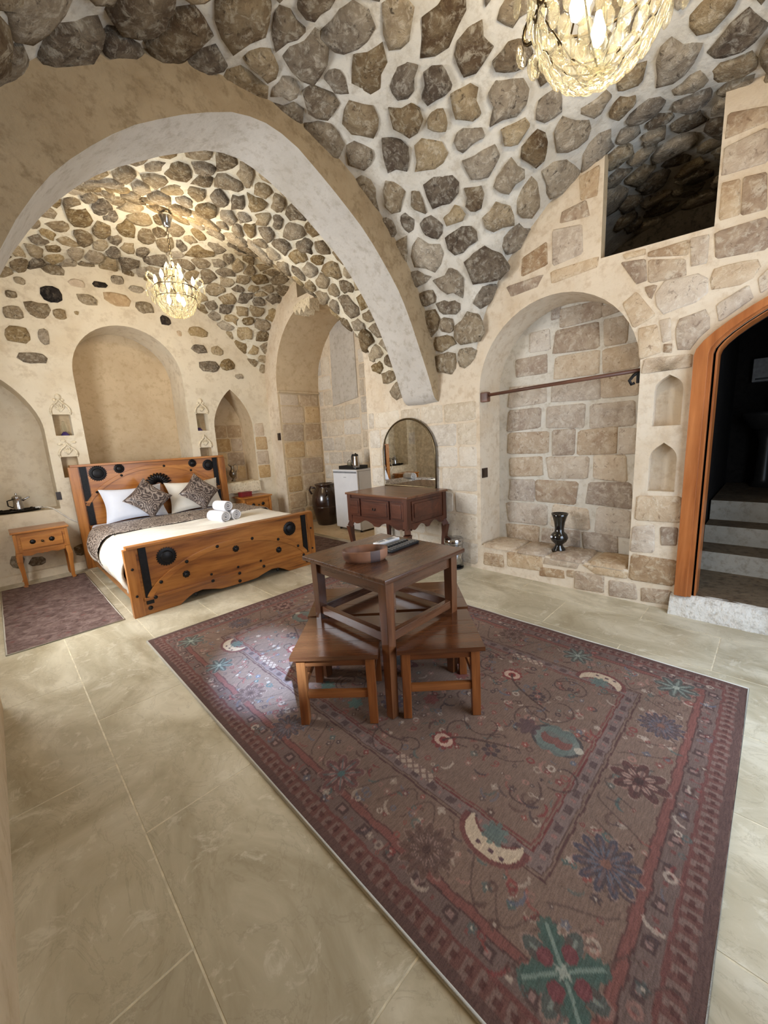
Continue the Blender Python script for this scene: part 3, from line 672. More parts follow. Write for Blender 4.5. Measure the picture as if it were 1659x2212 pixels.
# carved ogee hoods over the four little niches
def hood(c, z, w, h, finial=True):
    m = MB(); L = []
    for a_, s in ((1, 0), (1.02, .15), (.96, .3), (.82, .46), (.6, .6), (.36, .72), (.18, .84), (.06, .95), (0, 1.08)):
        L.append((c+w/2*a_, z+h*s))
    line = [(2*c-x, b) for x, b in L]+L[::-1][1:]
    m.tube([(x, YH-.008, b) for x, b in line], .013, 6)
    for s in (-1, 1):
        m.tube([(c+s*w/2*.95, YH-.006, z-.02), (c+s*w/2*.98, YH-.006, z)], .012, 6)
    for a in (-.7, -.35, 0, .35, .7):
        m.tube([(c, YH-.004, z+.012), (c+math.sin(a)*h*.28, YH-.008, z+.01+math.cos(a)*h*.36), (c+math.sin(a*1.1)*h*.5, YH-.004, z+.01+math.cos(a)*h*.6)], [.004, .011, .003], 6)
    if finial:
        m.ball((c, YH-.006, z+h+.028), .034, .02, .036)
        m.ball((c-.04, YH-.004, z+h-.01), .02, .012, .02); m.ball((c+.04, YH-.004, z+h-.01), .02, .012, .02)
    m.build('carved_hood', CARVED, w_back, smooth=True)
hood(.73, 2.0, .19, .17); hood(.725, 1.475, .18, .15, False); hood(2.447, 2.02, .18, .15); hood(2.437, 1.50, .18, .16, False)
for c, z in ((.66, 1.62), (.74, 1.61), (.70, 1.66), (.8, 1.64)):
    MB().ball((c, YH, z), .03, .01, .018).build('carved_leaf', CARVED, w_back, smooth=True)
# arched moulding line round the big niche
# ---- floor of slabs
fl = MB().add([(-.6, -1.2, -.0012), (4.6, -1.2, -.0012), (4.6, 7, -.0012), (-.6, 7, -.0012)], [(0, 1, 2, 3)]).build('floor', GROUT, None)
tag(fl, 'cream travertine slab floor', 'floor', kind='structure')
xsj = [-.6, -.32, .185, .69, 1.2, 1.75, 2.27, 2.80, 3.3, 3.8, 4.5]
for i in range(len(xsj)-1):
    y = -1.25+(.36 if i % 2 else .86)-1.0
    if i == 1: y = -.89-1
    while y < 6.9:
        y1 = y+1.0+random.uniform(-.06, .06)
        x0, x1, ya_, yb_ = xsj[i]+.0025, xsj[i+1]-.0025, y+.0025, y1-.0025
        me = MB(); e = .0012
        me.add([(x0, ya_, -.006), (x1, ya_, -.006), (x1, yb_, -.006), (x0, yb_, -.006), (x0+e, ya_+e, 0), (x1-e, ya_+e, 0), (x1-e, yb_-e, 0), (x0+e, yb_-e, 0)],
               [(4, 5, 6, 7), (0, 1, 5, 4), (1, 2, 6, 5), (2, 3, 7, 6), (3, 0, 4, 7)])
        me.build('slab', FLOORST, fl, fix=False); y = y1
# white plinth foot of back wall
MB().prism([(6.33, 0), (6.36, .09), (6.405, .10), (6.405, 0)], 'x', XLA, XR).build('baseboard_back', PLASTER, None)
tag(bpy.data.objects['baseboard_back'], 'low pale plastered plinth along the foot of the back wall', 'plinth', kind='structure')
# window of alcove (out of the frame) and doorway frame behind the viewer
wf = MB()
for (y0, y1, z0, z1) in ((3.45, 3.51, .95, 2.45), (4.59, 4.65, .95, 2.45), (4.02, 4.08, .95, 2.45), (3.45, 4.65, .95, 1.01), (3.45, 4.65, 2.39, 2.45), (3.45, 4.65, 1.7, 1.74)): wf.box(-.52, -.47, y0, y1, z0, z1)
tag(wf.build('window_1', WHITE_P, None), 'white barred window of the bed alcove', 'window', kind='structure')

# ---- wooden door frame
def door_strip(off0, off1, x0, x1):
    lp0 = arch_loop(-.66-off0, .36+off0, .15, 1.90, .34+off0*.62, 16, .55); lp1 = arch_loop(-.66-off1, .36+off1, .15, 1.90, .34+off1*.62, 16, .55)
    m = MB(); k = len(lp0); V = []
    for a, b in zip(lp0, lp1): V += [(x0, *a), (x0, *b), (x1, *b), (x1, *a)]
    Fs = []
    for i in range(k-1):
        for q in range(4): Fs.append((i*4+q, i*4+(q+1) % 4, (i+1)*4+(q+1) % 4, (i+1)*4+q))
    Fs += [(0, 1, 2, 3), tuple((k-1)*4+q for q in (3, 2, 1, 0))]
    return m.add(V, Fs)
df = thing('door_1', 'varnished orange-brown wooden frame of the arched doorway to the stairs', 'door frame', (3.6, -.15, .15)); df['kind'] = 'structure'
def off(m): m.v = [(x-3.6, y+.15, z-.15) for x, y, z in m.v]; return m
off(door_strip(.035, .115, 3.545, 3.64)).build('outer_frame', DOORWOOD, df, bevel=.004)
off(door_strip(.012, .04, 3.565, 3.70)).build('middle_bead', DOORWOOD, df, bevel=.003)
off(door_strip(-.012, .015, 3.60, 3.75)).build('inner_frame', DOORWOOD, df, bevel=.003)
# bathroom things in the dark
wb = thing('washbasin', 'pedestal washbasin coloured dark for the unlit bathroom, barely visible', 'washbasin', (6.2, .10, .68))
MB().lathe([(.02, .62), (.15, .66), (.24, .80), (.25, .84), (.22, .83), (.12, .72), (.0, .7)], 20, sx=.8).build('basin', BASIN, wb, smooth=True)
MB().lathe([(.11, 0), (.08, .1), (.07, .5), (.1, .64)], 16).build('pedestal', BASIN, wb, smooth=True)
MB().tube([(.17, 0, .82), (.17, 0, .96), (.12, 0, 1.0), (.05, 0, .97)], .012).build('tap', CHROME, wb, smooth=True)
pdv = thing('paper_dispenser', 'pale square paper dispenser on the dark bathroom wall', 'dispenser', (6.56, .2, 2.0))
MB().box(-.10, .03, -.1, .1, -.13, .13).build('housing', PAPERG, pdv, bevel=.01); MB().box(-.105, -.095, -.07, .07, -.11, -.09).build('paper_slot', BLACKP, pdv)

# ------------------------------------------------------------------ RUG
def paint_rug(nu=430, nv=690, LU=2.07, LV=3.35):
    u = (np.arange(nu+1)/nu*LU)[:, None]*np.ones((1, nv+1)); v = np.ones((nu+1, 1))*(np.arange(nv+1)/nv*LV)[None, :]
    base = np.array([119, 97, 84.]); img = np.ones((nu+1, nv+1, 3))*base
    g = np.random.default_rng(3)
    def wobn(s, a):
        k1, k2 = g.uniform(.6, 1.4, 2)*s; p1, p2 = g.uniform(0, 6.28, 2)
        return a*(np.sin(u*k1+v*k2*.7+p1)+np.sin(v*k1*1.3-u*k2+p2))*.5
    W = wobn(60, .004); U = u+W; Vv = v+wobn(70, .004)
    d = np.minimum(np.minimum(U, LU-U), np.minimum(Vv, LV-Vv))           # distance from the edge
    side = np.minimum(U, LU-U) < np.minimum(Vv, LV-Vv); s = np.where(side, Vv, U)   # coordinate along the border
    def put(mask, c, a=1.0):
        m = (np.clip(mask, 0, 1)*a)[..., None]; img[:] = img*(1-m)+np.array(c, float)*m
    def band(a, b): return ((d >= a) & (d < b)).astype(float)
    put(band(0, .035), (84, 62, 58)); put(band(.035, .085), (118, 94, 86))
    t = (s/.045) % 1; put(band(.035, .085)*((t < .5)), (92, 54, 50), .75); put(band(.05, .07)*((t > .3)&(t < .75)), (70, 40, 38), .8)
    put(band(.085, .098), (98, 54, 52), .85); put(band(.098, .16), (104, 86, 80))
    for k in range(int(LV/.11)+2):
        for q in (0, 1): pass
    t = (s/.13) % 1; put(band(.112, .15)*(np.abs(t-.5) < .17), (62, 46, 46), .75); put(band(.12, .14)*(np.abs(t-.5) < .07), (150, 120, 112), .8)
    put(band(.125, .14)*(np.abs(t-.02) < .08), (112, 58, 56), .7); put(band(.158, .164), (64, 42, 42), .8)
    put(band(.164, .19), (118, 66, 62), .8); put(band(.19, .196), (70, 40, 40), .7)
    put(band(.405, .413), (70, 46, 46), .85); put(band(.42, .425), (70, 50, 48), .7); put(band(.425, .475), (118, 100, 94))
    t = (s/.095) % 1; put(band(.435, .465)*(np.abs(t-.5) < .2), (66, 50, 52), .7); put(band(.442, .458)*(np.abs(t-.02) < .12), (150, 100, 92), .7)
    put(band(.475, .482), (100, 46, 46), .9); put(band(.488, .496), (110, 56, 54), .8)
    # speckle of small motifs over border and field
    def disc(cx, cy, r): return ((u-cx)**2+(v-cy)**2 < r*r).astype(float)
    def star(cx, cy, r, n, dep, ph=0.0, sq=1.0):
        dx = u-cx; dy = (v-cy)/sq; rr = np.hypot(dx, dy); th = np.arctan2(dy, dx)
        return (rr < r*(1-dep+dep*np.abs(np.cos(n*.5*(th-ph))))).astype(float)
    pal = [(62, 52, 56), (120, 52, 52), (66, 92, 90), (158, 112, 100), (188, 172, 154), (76, 56, 52), (90, 98, 112), (140, 70, 64)]
    placed = 0
    for k in range(2600):
        cx = g.uniform(.06, LU-.06); cy = g.uniform(.06, LV-.06); e = min(cx, LU-cx, cy, LV-cy)
        if .15 < e < .2 or .39 < e < .5 or e < .1: continue
        r = g.uniform(.008, .02); c = pal[g.integers(len(pal))]; n = int(g.integers(4, 7))
        x0, x1 = int(max(0, (cx-.04)/LU*nu)), int((cx+.04)/LU*nu)+2; y0, y1 = int(max(0, (cy-.04)/LV*nv)), int((cy+.04)/LV*nv)+2
        dx = u[x0:x1, y0:y1]-cx; dy = v[x0:x1, y0:y1]-cy; rr = np.hypot(dx, dy); th = np.arctan2(dy, dx); kind = g.integers(3)
        if kind == 0: m = rr < r*(.55+.45*np.abs(np.cos(n*.5*th)))
        elif kind == 1:
            a = g.uniform(0, 3.14); m = (np.abs(dx*np.cos(a)+dy*np.sin(a)) < r*1.7) & (np.abs(-dx*np.sin(a)+dy*np.cos(a)+(dx*np.cos(a)+dy*np.sin(a))**2*14) < r*.33)
        else: m = (rr < r) & (rr > r*.5)
        m = m[..., None]*g.uniform(.45, .85); img[x0:x1, y0:y1] = img[x0:x1, y0:y1]*(1-m)+np.array(c, float)*m
        if kind == 0:
            m = (rr < r*.28)[..., None]*.8; img[x0:x1, y0:y1] = img[x0:x1, y0:y1]*(1-m)+np.array(pal[4], float)*m
    # vines through the field and border
    def line(pts, wd, c, a=.8):
        P = np.array(pts, float)
        for (ax, ay_), (bx, by) in zip(P[:-1], P[1:]):
            pad = .02; x0, x1 = int(max(0, (min(ax, bx)-pad)/LU*nu)), int((max(ax, bx)+pad)/LU*nu)+2; y0, y1 = int(max(0, (min(ay_, by)-pad)/LV*nv)), int((max(ay_, by)+pad)/LV*nv)+2
            if x1 <= x0 or y1 <= y0: continue
            px = u[x0:x1, y0:y1]; py = v[x0:x1, y0:y1]; L2 = (bx-ax)**2+(by-ay_)**2+1e-12
            t = np.clip(((px-ax)*(bx-ax)+(py-ay_)*(by-ay_))/L2, 0, 1); dd = np.hypot(px-ax-t*(bx-ax), py-ay_-t*(by-ay_))
            m = (dd < wd)[..., None]*a; img[x0:x1, y0:y1] = img[x0:x1, y0:y1]*(1-m)+np.array(c, float)*m
    for k in range(60):
        cx = g.uniform(.52, LU-.52); cy = g.uniform(.52, LV-.52); r = g.uniform(.05, .16); a0 = g.uniform(0, 6.28); sp = g.choice([-1, 1])
        line([(cx+r*(1-.055*i)*math.cos(a0+sp*i*.3), cy+r*(1-.055*i)*math.sin(a0+sp*i*.3)) for i in range(15)], .004, (70, 54, 52), .7)
    for k in range(26):
        s0 = k*.13
        for xx in (.3, LU-.3): line([(xx+.09*math.sin(i*.5+k), s0+i*.02) for i in range(7)], .0035, (74, 58, 54), .6)
    for k in range(16):
        s0 = .1+k*.13
        for yy in (.3, LV-.3): line([(s0+i*.02, yy+.09*math.sin(i*.5+k)) for i in range(7)], .0035, (74, 58, 54), .6)
    # big border flowers
    def flower(cx, cy, r, c1, c2, c3, n=8, ph=0.0, dep=.45):
        r *= .92; put(star(cx, cy, r*1.08, n, dep, ph), (150, 124, 112), .6); put(star(cx, cy, r, n, dep, ph), c1, .88); put(star(cx, cy, r*.8, n, dep+.25, ph+.2), (74, 58, 54), .5)
        put(star(cx, cy, r*.62, n, .6, ph), c2, .9); put(star(cx, cy, r*.36, n, .5, ph+.4), c1, .9); put(disc(cx, cy, r*.16), c3)
        for i in range(n):
            a = ph+2*PI*i/n; line([(cx+r*.2*math.cos(a), cy+r*.2*math.sin(a)), (cx+r*.8*math.cos(a), cy+r*.8*math.sin(a))], .004, c3, .55)
    GR = ((66, 78, 74), (88, 102, 96), (150, 160, 146)); BL = ((62, 62, 74), (86, 98, 112), (120, 84, 72)); RD = ((78, 48, 46), (166, 132, 118), (60, 44, 44)); BR = ((92, 70, 62), (140, 114, 104), (70, 52, 48)); TL = ((104, 66, 66), (160, 120, 112), (70, 104, 104))
    seq_s = [(.23, GR, 8, .125), (.60, BL, 12, .115), (1.035, RD, 8, .115), (1.45, BL, 14, .105), (1.84, GR, 8, .11)]
    for x, c, n, r in seq_s:
        flower(x, .285, r, *c, n=n); flower(LU-x, LV-.285, r, *c, n=n)
    for y, c, n, r in [(.76, BR, 12, .11), (1.24, TL, 8, .11), (1.68, BL, 12, .10), (2.1, BR, 10, .1), (2.55, GR, 8, .1)]:
        flower(.235, y, r, *c, n=n); flower(LU-.235, LV-y if y != 1.68 else y, r, *c, n=n)
    # green lobes of the near corner flower
    for a in (.8, 2.4, 3.9, 5.5):
        for q, rr_ in ((.04, .03), (.07, .038), (.10, .03)): put(star(.23+q*math.cos(a), .285+q*math.sin(a), rr_, 7, .3, a+q*30), (58, 86, 78), .85)
        line([(.23+.02*math.cos(a), .285+.02*math.sin(a)), (.23+.11*math.cos(a), .285+.11*math.sin(a))], .005, (126, 146, 134), .8)
    for a in (0, 1.57, 3.14, 4.71): put(disc(.23+.05*math.cos(a), .285+.05*math.sin(a), .022), (112, 52, 58), .85)
    # field motifs, mirrored about both axes
    cxm = LU/2; cym = LV/2
    for my_ in (0, 1):
        Y_ = (lambda y: y) if not my_ else (lambda y: LV-y)
        sg = 1 if not my_ else -1
        # green palmette on the axis
        cy = Y_(.62); put(star(cxm, cy, .115, 2, .35, PI/2), (58, 60, 62), .85); put(star(cxm, cy, .10, 2, .35, PI/2), (116, 128, 120), .8)
        for o_ in (-.05, 0, .05): put(star(cxm+o_, cy, .07, 2, .6, PI/2), (92, 108, 102) if o_ else (118, 66, 60), .8)
        put(disc(cxm, cy-.1*sg, .02), (176, 168, 150)); put(star(cxm, cy+.14*sg, .06, 6, .4), (80, 62, 66), .8)
        for sx in (-1, 1):
            # white crescent palmettes
            X = cxm+sx*.60; yc = Y_(.61)
            dx = (u-X)*sx; dy = (v-yc)*sg; rr = np.hypot(dx*1.3, dy)
            body = ((rr < .13) & (np.hypot((dx+.05)*1.3, dy) > .088) & (dx > -.02)).astype(float); put(body, (104, 58, 56), .85)
            cre = ((rr < .108) & (np.hypot((dx+.05)*1.3, dy) > .098) & (dx > -.03)).astype(float); put(cre, (204, 184, 154), .95)
            for q in (-.06, -.02, .03): put(disc(X+sx*.055, yc+q, .009), (74, 52, 60), .9)
            put(star(X-sx*.01, yc, .05, 8, .4), (84, 112, 106), .75)
            # red eyes
            ye = Y_(1.02); xe = cxm+sx*.345
            put(star(xe, ye, .062, 10, .25), (120, 52, 52), .9); put(star(xe, ye, .046, 2, .25, PI/2), (204, 172, 150), .95); put(disc(xe, ye, .022), (128, 54, 52)); put(disc(xe, ye, .009), (90, 40, 44))
            line([(cxm+sx*(.345-.02*i), Y_(1.02)+(.1*math.sin(i*.4)-.06*i)*sg*.5) for i in range(10)], .006, (70, 54, 50), .8)
            line([(cxm+sx*(.47+.03*math.sin(i*.5)), Y_(1.15+.035*i)) for i in range(9)], .0055, (76, 56, 54), .8)
            put(star(cxm+sx*.3, Y_(1.4), .07, 8, .4), (72, 62, 78), .8); put(star(cxm+sx*.3, Y_(1.4), .04, 8, .4), (150, 120, 112), .8)
            put(star(cxm+sx*.45, Y_(1.55), .045, 6, .4), (66, 128, 122), .6); put(star(cxm+sx*.15, Y_(1.25), .045, 6, .35), (128, 66, 62), .8)
            for q in range(6):
                a = q*1.05; put(disc(cxm+sx*.25+.03*math.cos(a), Y_(.82)+.03*math.sin(a), .013), (66, 56, 60), .85)
            # latticed white bar
            bx = cxm+sx*.56; by = Y_(1.02); m = ((np.abs(u-bx) < .022) & (np.abs(v-by) < .1)).astype(float); put(m, (192, 172, 150), .8)
            put(m*((((u*1.0+v) % .04 < .012) | ((u-v) % .04 < .012))), (112, 88, 80), .9)
    cen = star(cxm, cym, .17, 10, .35); put(cen, (86, 58, 60), .85); put(star(cxm, cym, .13, 10, .35), (142, 112, 106), .8); put(star(cxm, cym, .08, 8, .35), (72, 86, 96), .9)
    # faded wear
    wear = (np.sin(u*5.1+v*2.3)+np.sin(v*4.1-u*3.3+1)+np.sin(u*9+v*7.7))[..., None]
    img[:] = img*(1+wear*.025)
    img[:] = base+(img-base)*.74
    out = np.clip(img, 0, 255)/255; out = np.where(out <= .04045, out/12.92, ((out+.055)/1.055)**2.4)
    return out, nu, nv, LU, LV
def build_rug():
    col, nu, nv, LU, LV = paint_rug()
    root = thing('patterned_rug', 'large faded mauve oriental rug under the wooden table and stools', 'rug', (.63, .0, 0))
    X, Y = np.meshgrid(np.linspace(0, LU, nu+1), np.linspace(0, LV, nv+1), indexing='ij')
    Z = np.full_like(X, .011)+.0012*np.sin(X*9+Y*4)+.001*np.sin(Y*13)
    co = np.stack([X, Y, Z], -1).reshape(-1, 3)
    i, j = np.meshgrid(np.arange(nu), np.arange(nv), indexing='ij'); a = (i*(nv+1)+j).ravel(); f = np.stack([a, a+nv+1, a+nv+2, a+1], 1)
    me = bpy.data.meshes.new('pile'); me.vertices.add(len(co)); me.vertices.foreach_set('co', co.ravel())
    me.loops.add(f.size); me.loops.foreach_set('vertex_index', f.ravel()); me.polygons.add(len(f)); me.polygons.foreach_set('loop_start', np.arange(0, f.size, 4)); me.polygons.foreach_set('loop_total', np.full(len(f), 4))
    me.update(calc_edges=True); ca = me.color_attributes.new('pile', 'FLOAT_COLOR', 'POINT')
    rgba = np.ones((len(co), 4)); rgba[:, :3] = col.reshape(-1, 3); ca.data.foreach_set('color', rgba.ravel())
    me.materials.append(RUGMAT); o = bpy.data.objects.new('pile', me); COL.objects.link(o); o.parent = root
    b = MB(); b.tube([(0, 0, .007), (LU, 0, .007), (LU, LV, .007), (0, LV, .007)], .008, 8, closed=True); b.build('binding', BINDING, root, smooth=True)
build_rug()
def small_rug(x0, y0, w_, l_, label):
    r = thing('bedside_rug', label, 'rug', (x0, y0, 0)); m = MB()
    nx, ny = 8, 20
    m.add([(w_*i/nx, l_*j/ny, .010+.003*mnoise.noise(Vector((i*.7, j*.5, x0)))) for j in range(ny+1) for i in range(nx+1)], [(j*(nx+1)+i, j*(nx+1)+i+1, (j+1)*(nx+1)+i+1, (j+1)*(nx+1)+i) for j in range(ny) for i in range(nx)])
    m.build('pile', RUG2, r, smooth=True)
    MB().tube([(0, 0, .006), (w_, 0, .006), (w_, l_, .006), (0, l_, .006)], .007, 8, closed=True).build('binding', BINDING, r, smooth=True)
small_rug(-.155, 3.99, .765, 2.07, 'small plum-brown rug in front of the left nightstand')
small_rug(2.76, 4.0, .72, 2.05, 'small plum-brown rug between the bed and the tall recess')

# ------------------------------------------------------------------ TABLE and STOOLS
tb = thing('coffee_table', 'square dark walnut table with open frame standing over four stools', 'table', (1.55, 1.605, .012))
hx, hy, H = .30, .315, .785
MB().box(-.335, .335, -.35, .35, H-.026, H).build('tabletop', WALNUT_X, tb, bevel=.007)
for sx in (-1, 1):
    for sy in (-1, 1):
        m = MB(); m.bar((sx*(hx-.03), sy*(hy-.03), 0), (sx*(hx-.028), sy*(hy-.028), H-.026), .046, .046, w2=.058, h2=.058); m.build('leg', WALNUT_Z, tb, bevel=.004)
for sy in (-1, 1):
    MB().box(-hx+.05, hx-.05, sy*(hy-.03)-.014, sy*(hy-.03)+.014, H-.105, H-.026).build('apron', WALNUT_X, tb, bevel=.003)
    MB().box(-hx+.05, hx-.05, sy*(hy-.03)-.017, sy*(hy-.03)+.017, .425, .475).build('stretcher', WALNUT_X, tb, bevel=.004)
for sx in (-1, 1):
    MB().box(sx*(hx-.03)-.014, sx*(hx-.03)+.014, -hy+.05, hy-.05, H-.105, H-.026).build('apron', WALNUT_Y, tb, bevel=.003)
    MB().box(sx*(hx-.03)-.017, sx*(hx-.03)+.017, -hy+.05, hy-.05, .425, .475).build('stretcher', WALNUT_Y, tb, bevel=.004)
# corner brackets under the top
def make_stool(label, loc, rz):
    s = thing('wooden_stool', label, 'stool', loc, rz, 'stools under the coffee table')
    for k, (a, b) in enumerate(((-.222, -.0745), (-.074, .074), (.0745, .222))):
        MB().box(-.222, .222, a, b, .375, .398).build('seat_plank', STOOL_T, s, bevel=.002)
    for sx in (-1, 1):
        for sy in (-1, 1):
            MB().bar((sx*.18, sy*.18, 0), (sx*.176, sy*.176, .376), .044, .044, w2=.046, h2=.046).build('leg', STOOL_L, s, bevel=.004)
    for sg in (-1, 1):
        MB().box(-.155, .155, sg*.176-.012, sg*.176+.012, .325, .376).build('apron', STOOL_R, s, bevel=.003)
        MB().box(sg*.176-.012, sg*.176+.012, -.155, .155, .325, .376).build('apron', STOOL_L, s, bevel=.003)
        MB().box(-.155, .155, sg*.178-.012, sg*.178+.012, .145, .185).build('stretcher', STOOL_R, s, bevel=.003)
        MB().box(sg*.178-.012, sg*.178+.012, -.155, .155, .19, .225).build('stretcher', STOOL_L, s, bevel=.003)
    return s
s0 = make_stool('dark wooden stool at the left front of the table', (1.20, 1.62, .012), -.83)
for lb, lc, rz in (('dark wooden stool at the right front of the table', (1.585, 1.258, .012), -.79), ('dark wooden stool behind the table on the dresser side', (1.935, 1.585, .012), -.80), ('dark wooden stool behind the table on the bed side', (1.53, 1.955, .012), -.79)):
    c = copy_tree(s0); c.location = lc; c.rotation_euler = (0, 0, rz); c['label'] = lb
TZ = .012+.785
bw = thing('clay_bowl', 'oval unglazed clay bowl with a grey smoke mark on the table', 'bowl', (1.385, 1.575, TZ), -.62)
m = MB(); m.lathe([(.0, .0), (.84, .0), (.97, .02), (1.0, .06), (.985, .068), (.91, .066), (.88, .03), (.8, .012), (0, .012)], 32, sx=.128, sy=.078); m.build('bowl_body', CLAY, bw, smooth=True)
dk = thing('phone', 'small dark remote lying inside the clay bowl', 'remote', (1.39, 1.585, TZ+.014), -.45)
MB().box(-.075, .075, -.022, .022, 0, .016).build('body', BLACKP, dk, bevel=.006); MB().box(-.05, .06, -.016, .016, .0155, .0175).build('screen', BLACKGLASS, dk)
dk.name = 'remote_control'
def remote(label, loc, rz, L, Wd, body, rows, cols, btn, name='remote_control'):
    r = thing(name, label, 'remote', loc, rz, 'remote controls on the table')
    MB().box(-L/2, L/2, -Wd/2, Wd/2, 0, .018).build('body', body, r, bevel=.006)
    for i in range(rows):
        for j in range(cols):
            x = -L/2+.02+(L-.04)*i/(rows-1); y = (-.5+(j+.5)/cols)*(Wd-.012)
            MB().box(x-.0042, x+.0042, y-.0038, y+.0038, .0175, .0205).build('button', btn, r)
    return r
wr = thing('remote_control', 'white air-conditioner remote furthest back on the table', 'remote', (1.715, 1.735, TZ), .02)
MB().box(-.1, .1, -.027, .027, 0, .02).build('body', WHITE_P, wr, bevel=.009); MB().box(.0, .065, -.018, .018, .0195, .021).build('screen', GREYEN, wr)
for x in (-.07, -.05, -.03): MB().box(x-.006, x+.006, -.012, .012, .0195, .022).build('button', GREYEN, wr)
remote('narrow black remote between the white remote and the wider black one', (1.68, 1.645, TZ), .03, .25, .046, BLACKP, 9, 3, BUTTON)
remote('wide black remote nearest the front edge of the table', (1.69, 1.575, TZ), .06, .27, .056, BLACKP, 10, 4, BUTTON)

# ------------------------------------------------------------------ BED
bd = thing('double_bed', 'honey pine double bed with black iron rosettes and straps', 'bed', (1.665, 3.94, 0))
BX = .94; HY = 2.34
def bpart(m, name, mat, bevel=.004, smooth=False): return m.build(name, mat, bd, smooth=smooth, bevel=bevel)
# footboard panel, scalloped foot
sc_ = [(-BX, 0), (-.60, 0), (-.53, .045), (-.47, .075), (-.38, .085), (-.28, .06), (-.2, .035), (-.1, .03), (0, .03), (.1, .03), (.2, .035), (.28, .06), (.38, .085), (.47, .075), (.53, .045), (.60, 0), (BX, 0)]
bpart(MB().prism(sc_+[(BX, .63), (-BX, .63)], 'y', -.005, .04), 'footboard', ORANGE)
bpart(MB().box(-BX-.025, BX+.025, -.03, .06, .63, .655), 'footboard_cap', ORANGE)
for s in (-1, 1): bpart(MB().box(s*BX-.045, s*BX+.045, -.012, .05, 0, .63), 'corner_post', ORANGE_Z)
bpart(MB().box(-BX+.05, BX-.05, -.022, 0, .135, .165), 'base_moulding', ORANGE)
def archbar(cx, z0, rx, rz, y, w_, t0=.0, t1=PI, n=28):
    pts = []
    for k in range(n+1):
        t = t0+(t1-t0)*k/n; pts.append((cx+rx*math.cos(t), y, z0+rz*max(0, math.sin(t))**1.5))
    m = MB()
    V = []
    for k, p in enumerate(pts):
        a = Vector(pts[max(0, k-1)]); b = Vector(pts[min(n, k+1)]); d = (b-a).normalized(); nn = Vector((-d.z, 0, d.x))
        P = Vector(p)
        V += [P-nn*w_/2, P-nn*w_/2+Vector((0, -.016, 0)), P+nn*w_/2+Vector((0, -.016, 0)), P+nn*w_/2]
    m.add(V, [(k*4+q, k*4+q+1, (k+1)*4+q+1, (k+1)*4+q) for k in range(n) for q in range(3)]); return m
bpart(archbar(0, .165, .84, .335, -.005, .05), 'arch_moulding', ORANGE, .003)
def rosette(name, x, y, z, r, teeth=24, big=True):
    m = MB(); n = teeth*2; V = []
    for rr, dy in ((1.0, 0), (1.0, -.006), (.72, -.012), (.62, -.012), (.55, -.03), (.3, -.038)):
        for k in range(n):
            q = rr*(1 if (k % 2 or rr < .9) else .86)*r; t = 2*PI*k/n; V.append((x+q*math.cos(t), y+dy, z+q*math.sin(t)))
    V.append((x, y-.04, z)); Fq = [(i*n+k, i*n+(k+1) % n, (i+1)*n+(k+1) % n, (i+1)*n+k) for i in range(5) for k in range(n)]+[(5*n+k, 5*n+(k+1) % n, 6*n) for k in range(n)]
    m.add(V, Fq); return m.build(name, IRON, bd, smooth=True, auto=50)
def stud(x, y, z, r=.017):
    m = MB(); m.ball((0, 0, 0), r, r*.7, r, 8, 5); m.v = [(a+x, b+y, c+z) for a, b, c in m.v]; m.build('stud', IRON, bd, smooth=True)
YF = -.006
rosette('rosette', -.655, YF, .50, .09); rosette('rosette', .655, YF, .50, .085)
for x, z in ((-.51, .285), (0, .415), (.49, .285)): rosette('rosette', x, YF, z, .036, 8)
for x in (-.845, .845):
    bpart(MB().box(x-.03, x+.03, -.02, 0, .10, .625), 'iron_strap', IRON, .002)
for t in (.5, .95, 1.35, 1.8, 2.2, 2.64):
    stud(.84*math.cos(t), -.024, .165+.335*math.sin(t)**1.5)
for x in (-.8, -.28, 0.0, .28, .8): stud(x, -.026, .15)
for x in (-.85, -.45, .0, .45, .85): stud(x, -.01, .06, .02 if x else .018)
for x in (-.28, .0, .26): stud(x, -.01, .215, .013)
for x in (-.94, .94): stud(x, -.016, .2, .012); stud(x, -.016, .45, .012)
# headboard
bpart(MB().box(-BX, BX, HY+.02, HY+.06, .2, 1.325), 'headboard', ORANGE)
bpart(MB().box(-BX-.03, BX+.03, HY-.03, HY+.085, 1.325, 1.352), 'headboard_cap', ORANGE)
for s in (-1, 1): bpart(MB().box(s*BX-.05, s*BX+.05, HY-.01, HY+.07, 0, 1.325), 'corner_post', ORANGE_Z)
for x in (-.84, .84):
    bpart(MB().box(x-.035, x+.035, HY+.004, HY+.021, .56, .86), 'iron_strap', IRON, .002); bpart(MB().box(x-.035, x+.035, HY+.004, HY+.021, .88, 1.32), 'iron_strap', IRON, .002)
bpart(archbar(.0, .82, .86, .44, HY+.02, .045), 'arch_moulding', ORANGE, .003)
rosette('rosette', -.69, HY+.02, 1.225, .105, 26); rosette('rosette', -.445, HY+.02, 1.265, .066, 16); rosette('rosette', .505, HY+.02, 1.262, .062, 16); rosette('rosette', .735, HY+.02, 1.215, .09, 26)
for t in (.3, 1.0, 1.45, 2.1, 2.6): stud(.86*math.cos(t), HY, .82+.44*math.sin(t)**1.5)
m = MB()
for k in range(11):
    a = PI*(.08+.84*k/10); L = .16+.01*math.sin(a)
    m.tube([(.04*math.cos(a), HY+.01, 1.0+.03*math.sin(a)), (.6*L*math.cos(a), HY-.012, 1.0+.65*L*math.sin(a)), (L*1.05*math.cos(a), HY+.002, 1.0+L*.95*math.sin(a))], [.012, .022, .012], 6)
bpart(m, 'black_crest', IRON, 0, True)
for s in (-1, 1):
    bpart(MB().box(s*.90-.02, s*.90+.02, .04, HY+.02, .06, .33), 'side_rail', ORANGE_Y)
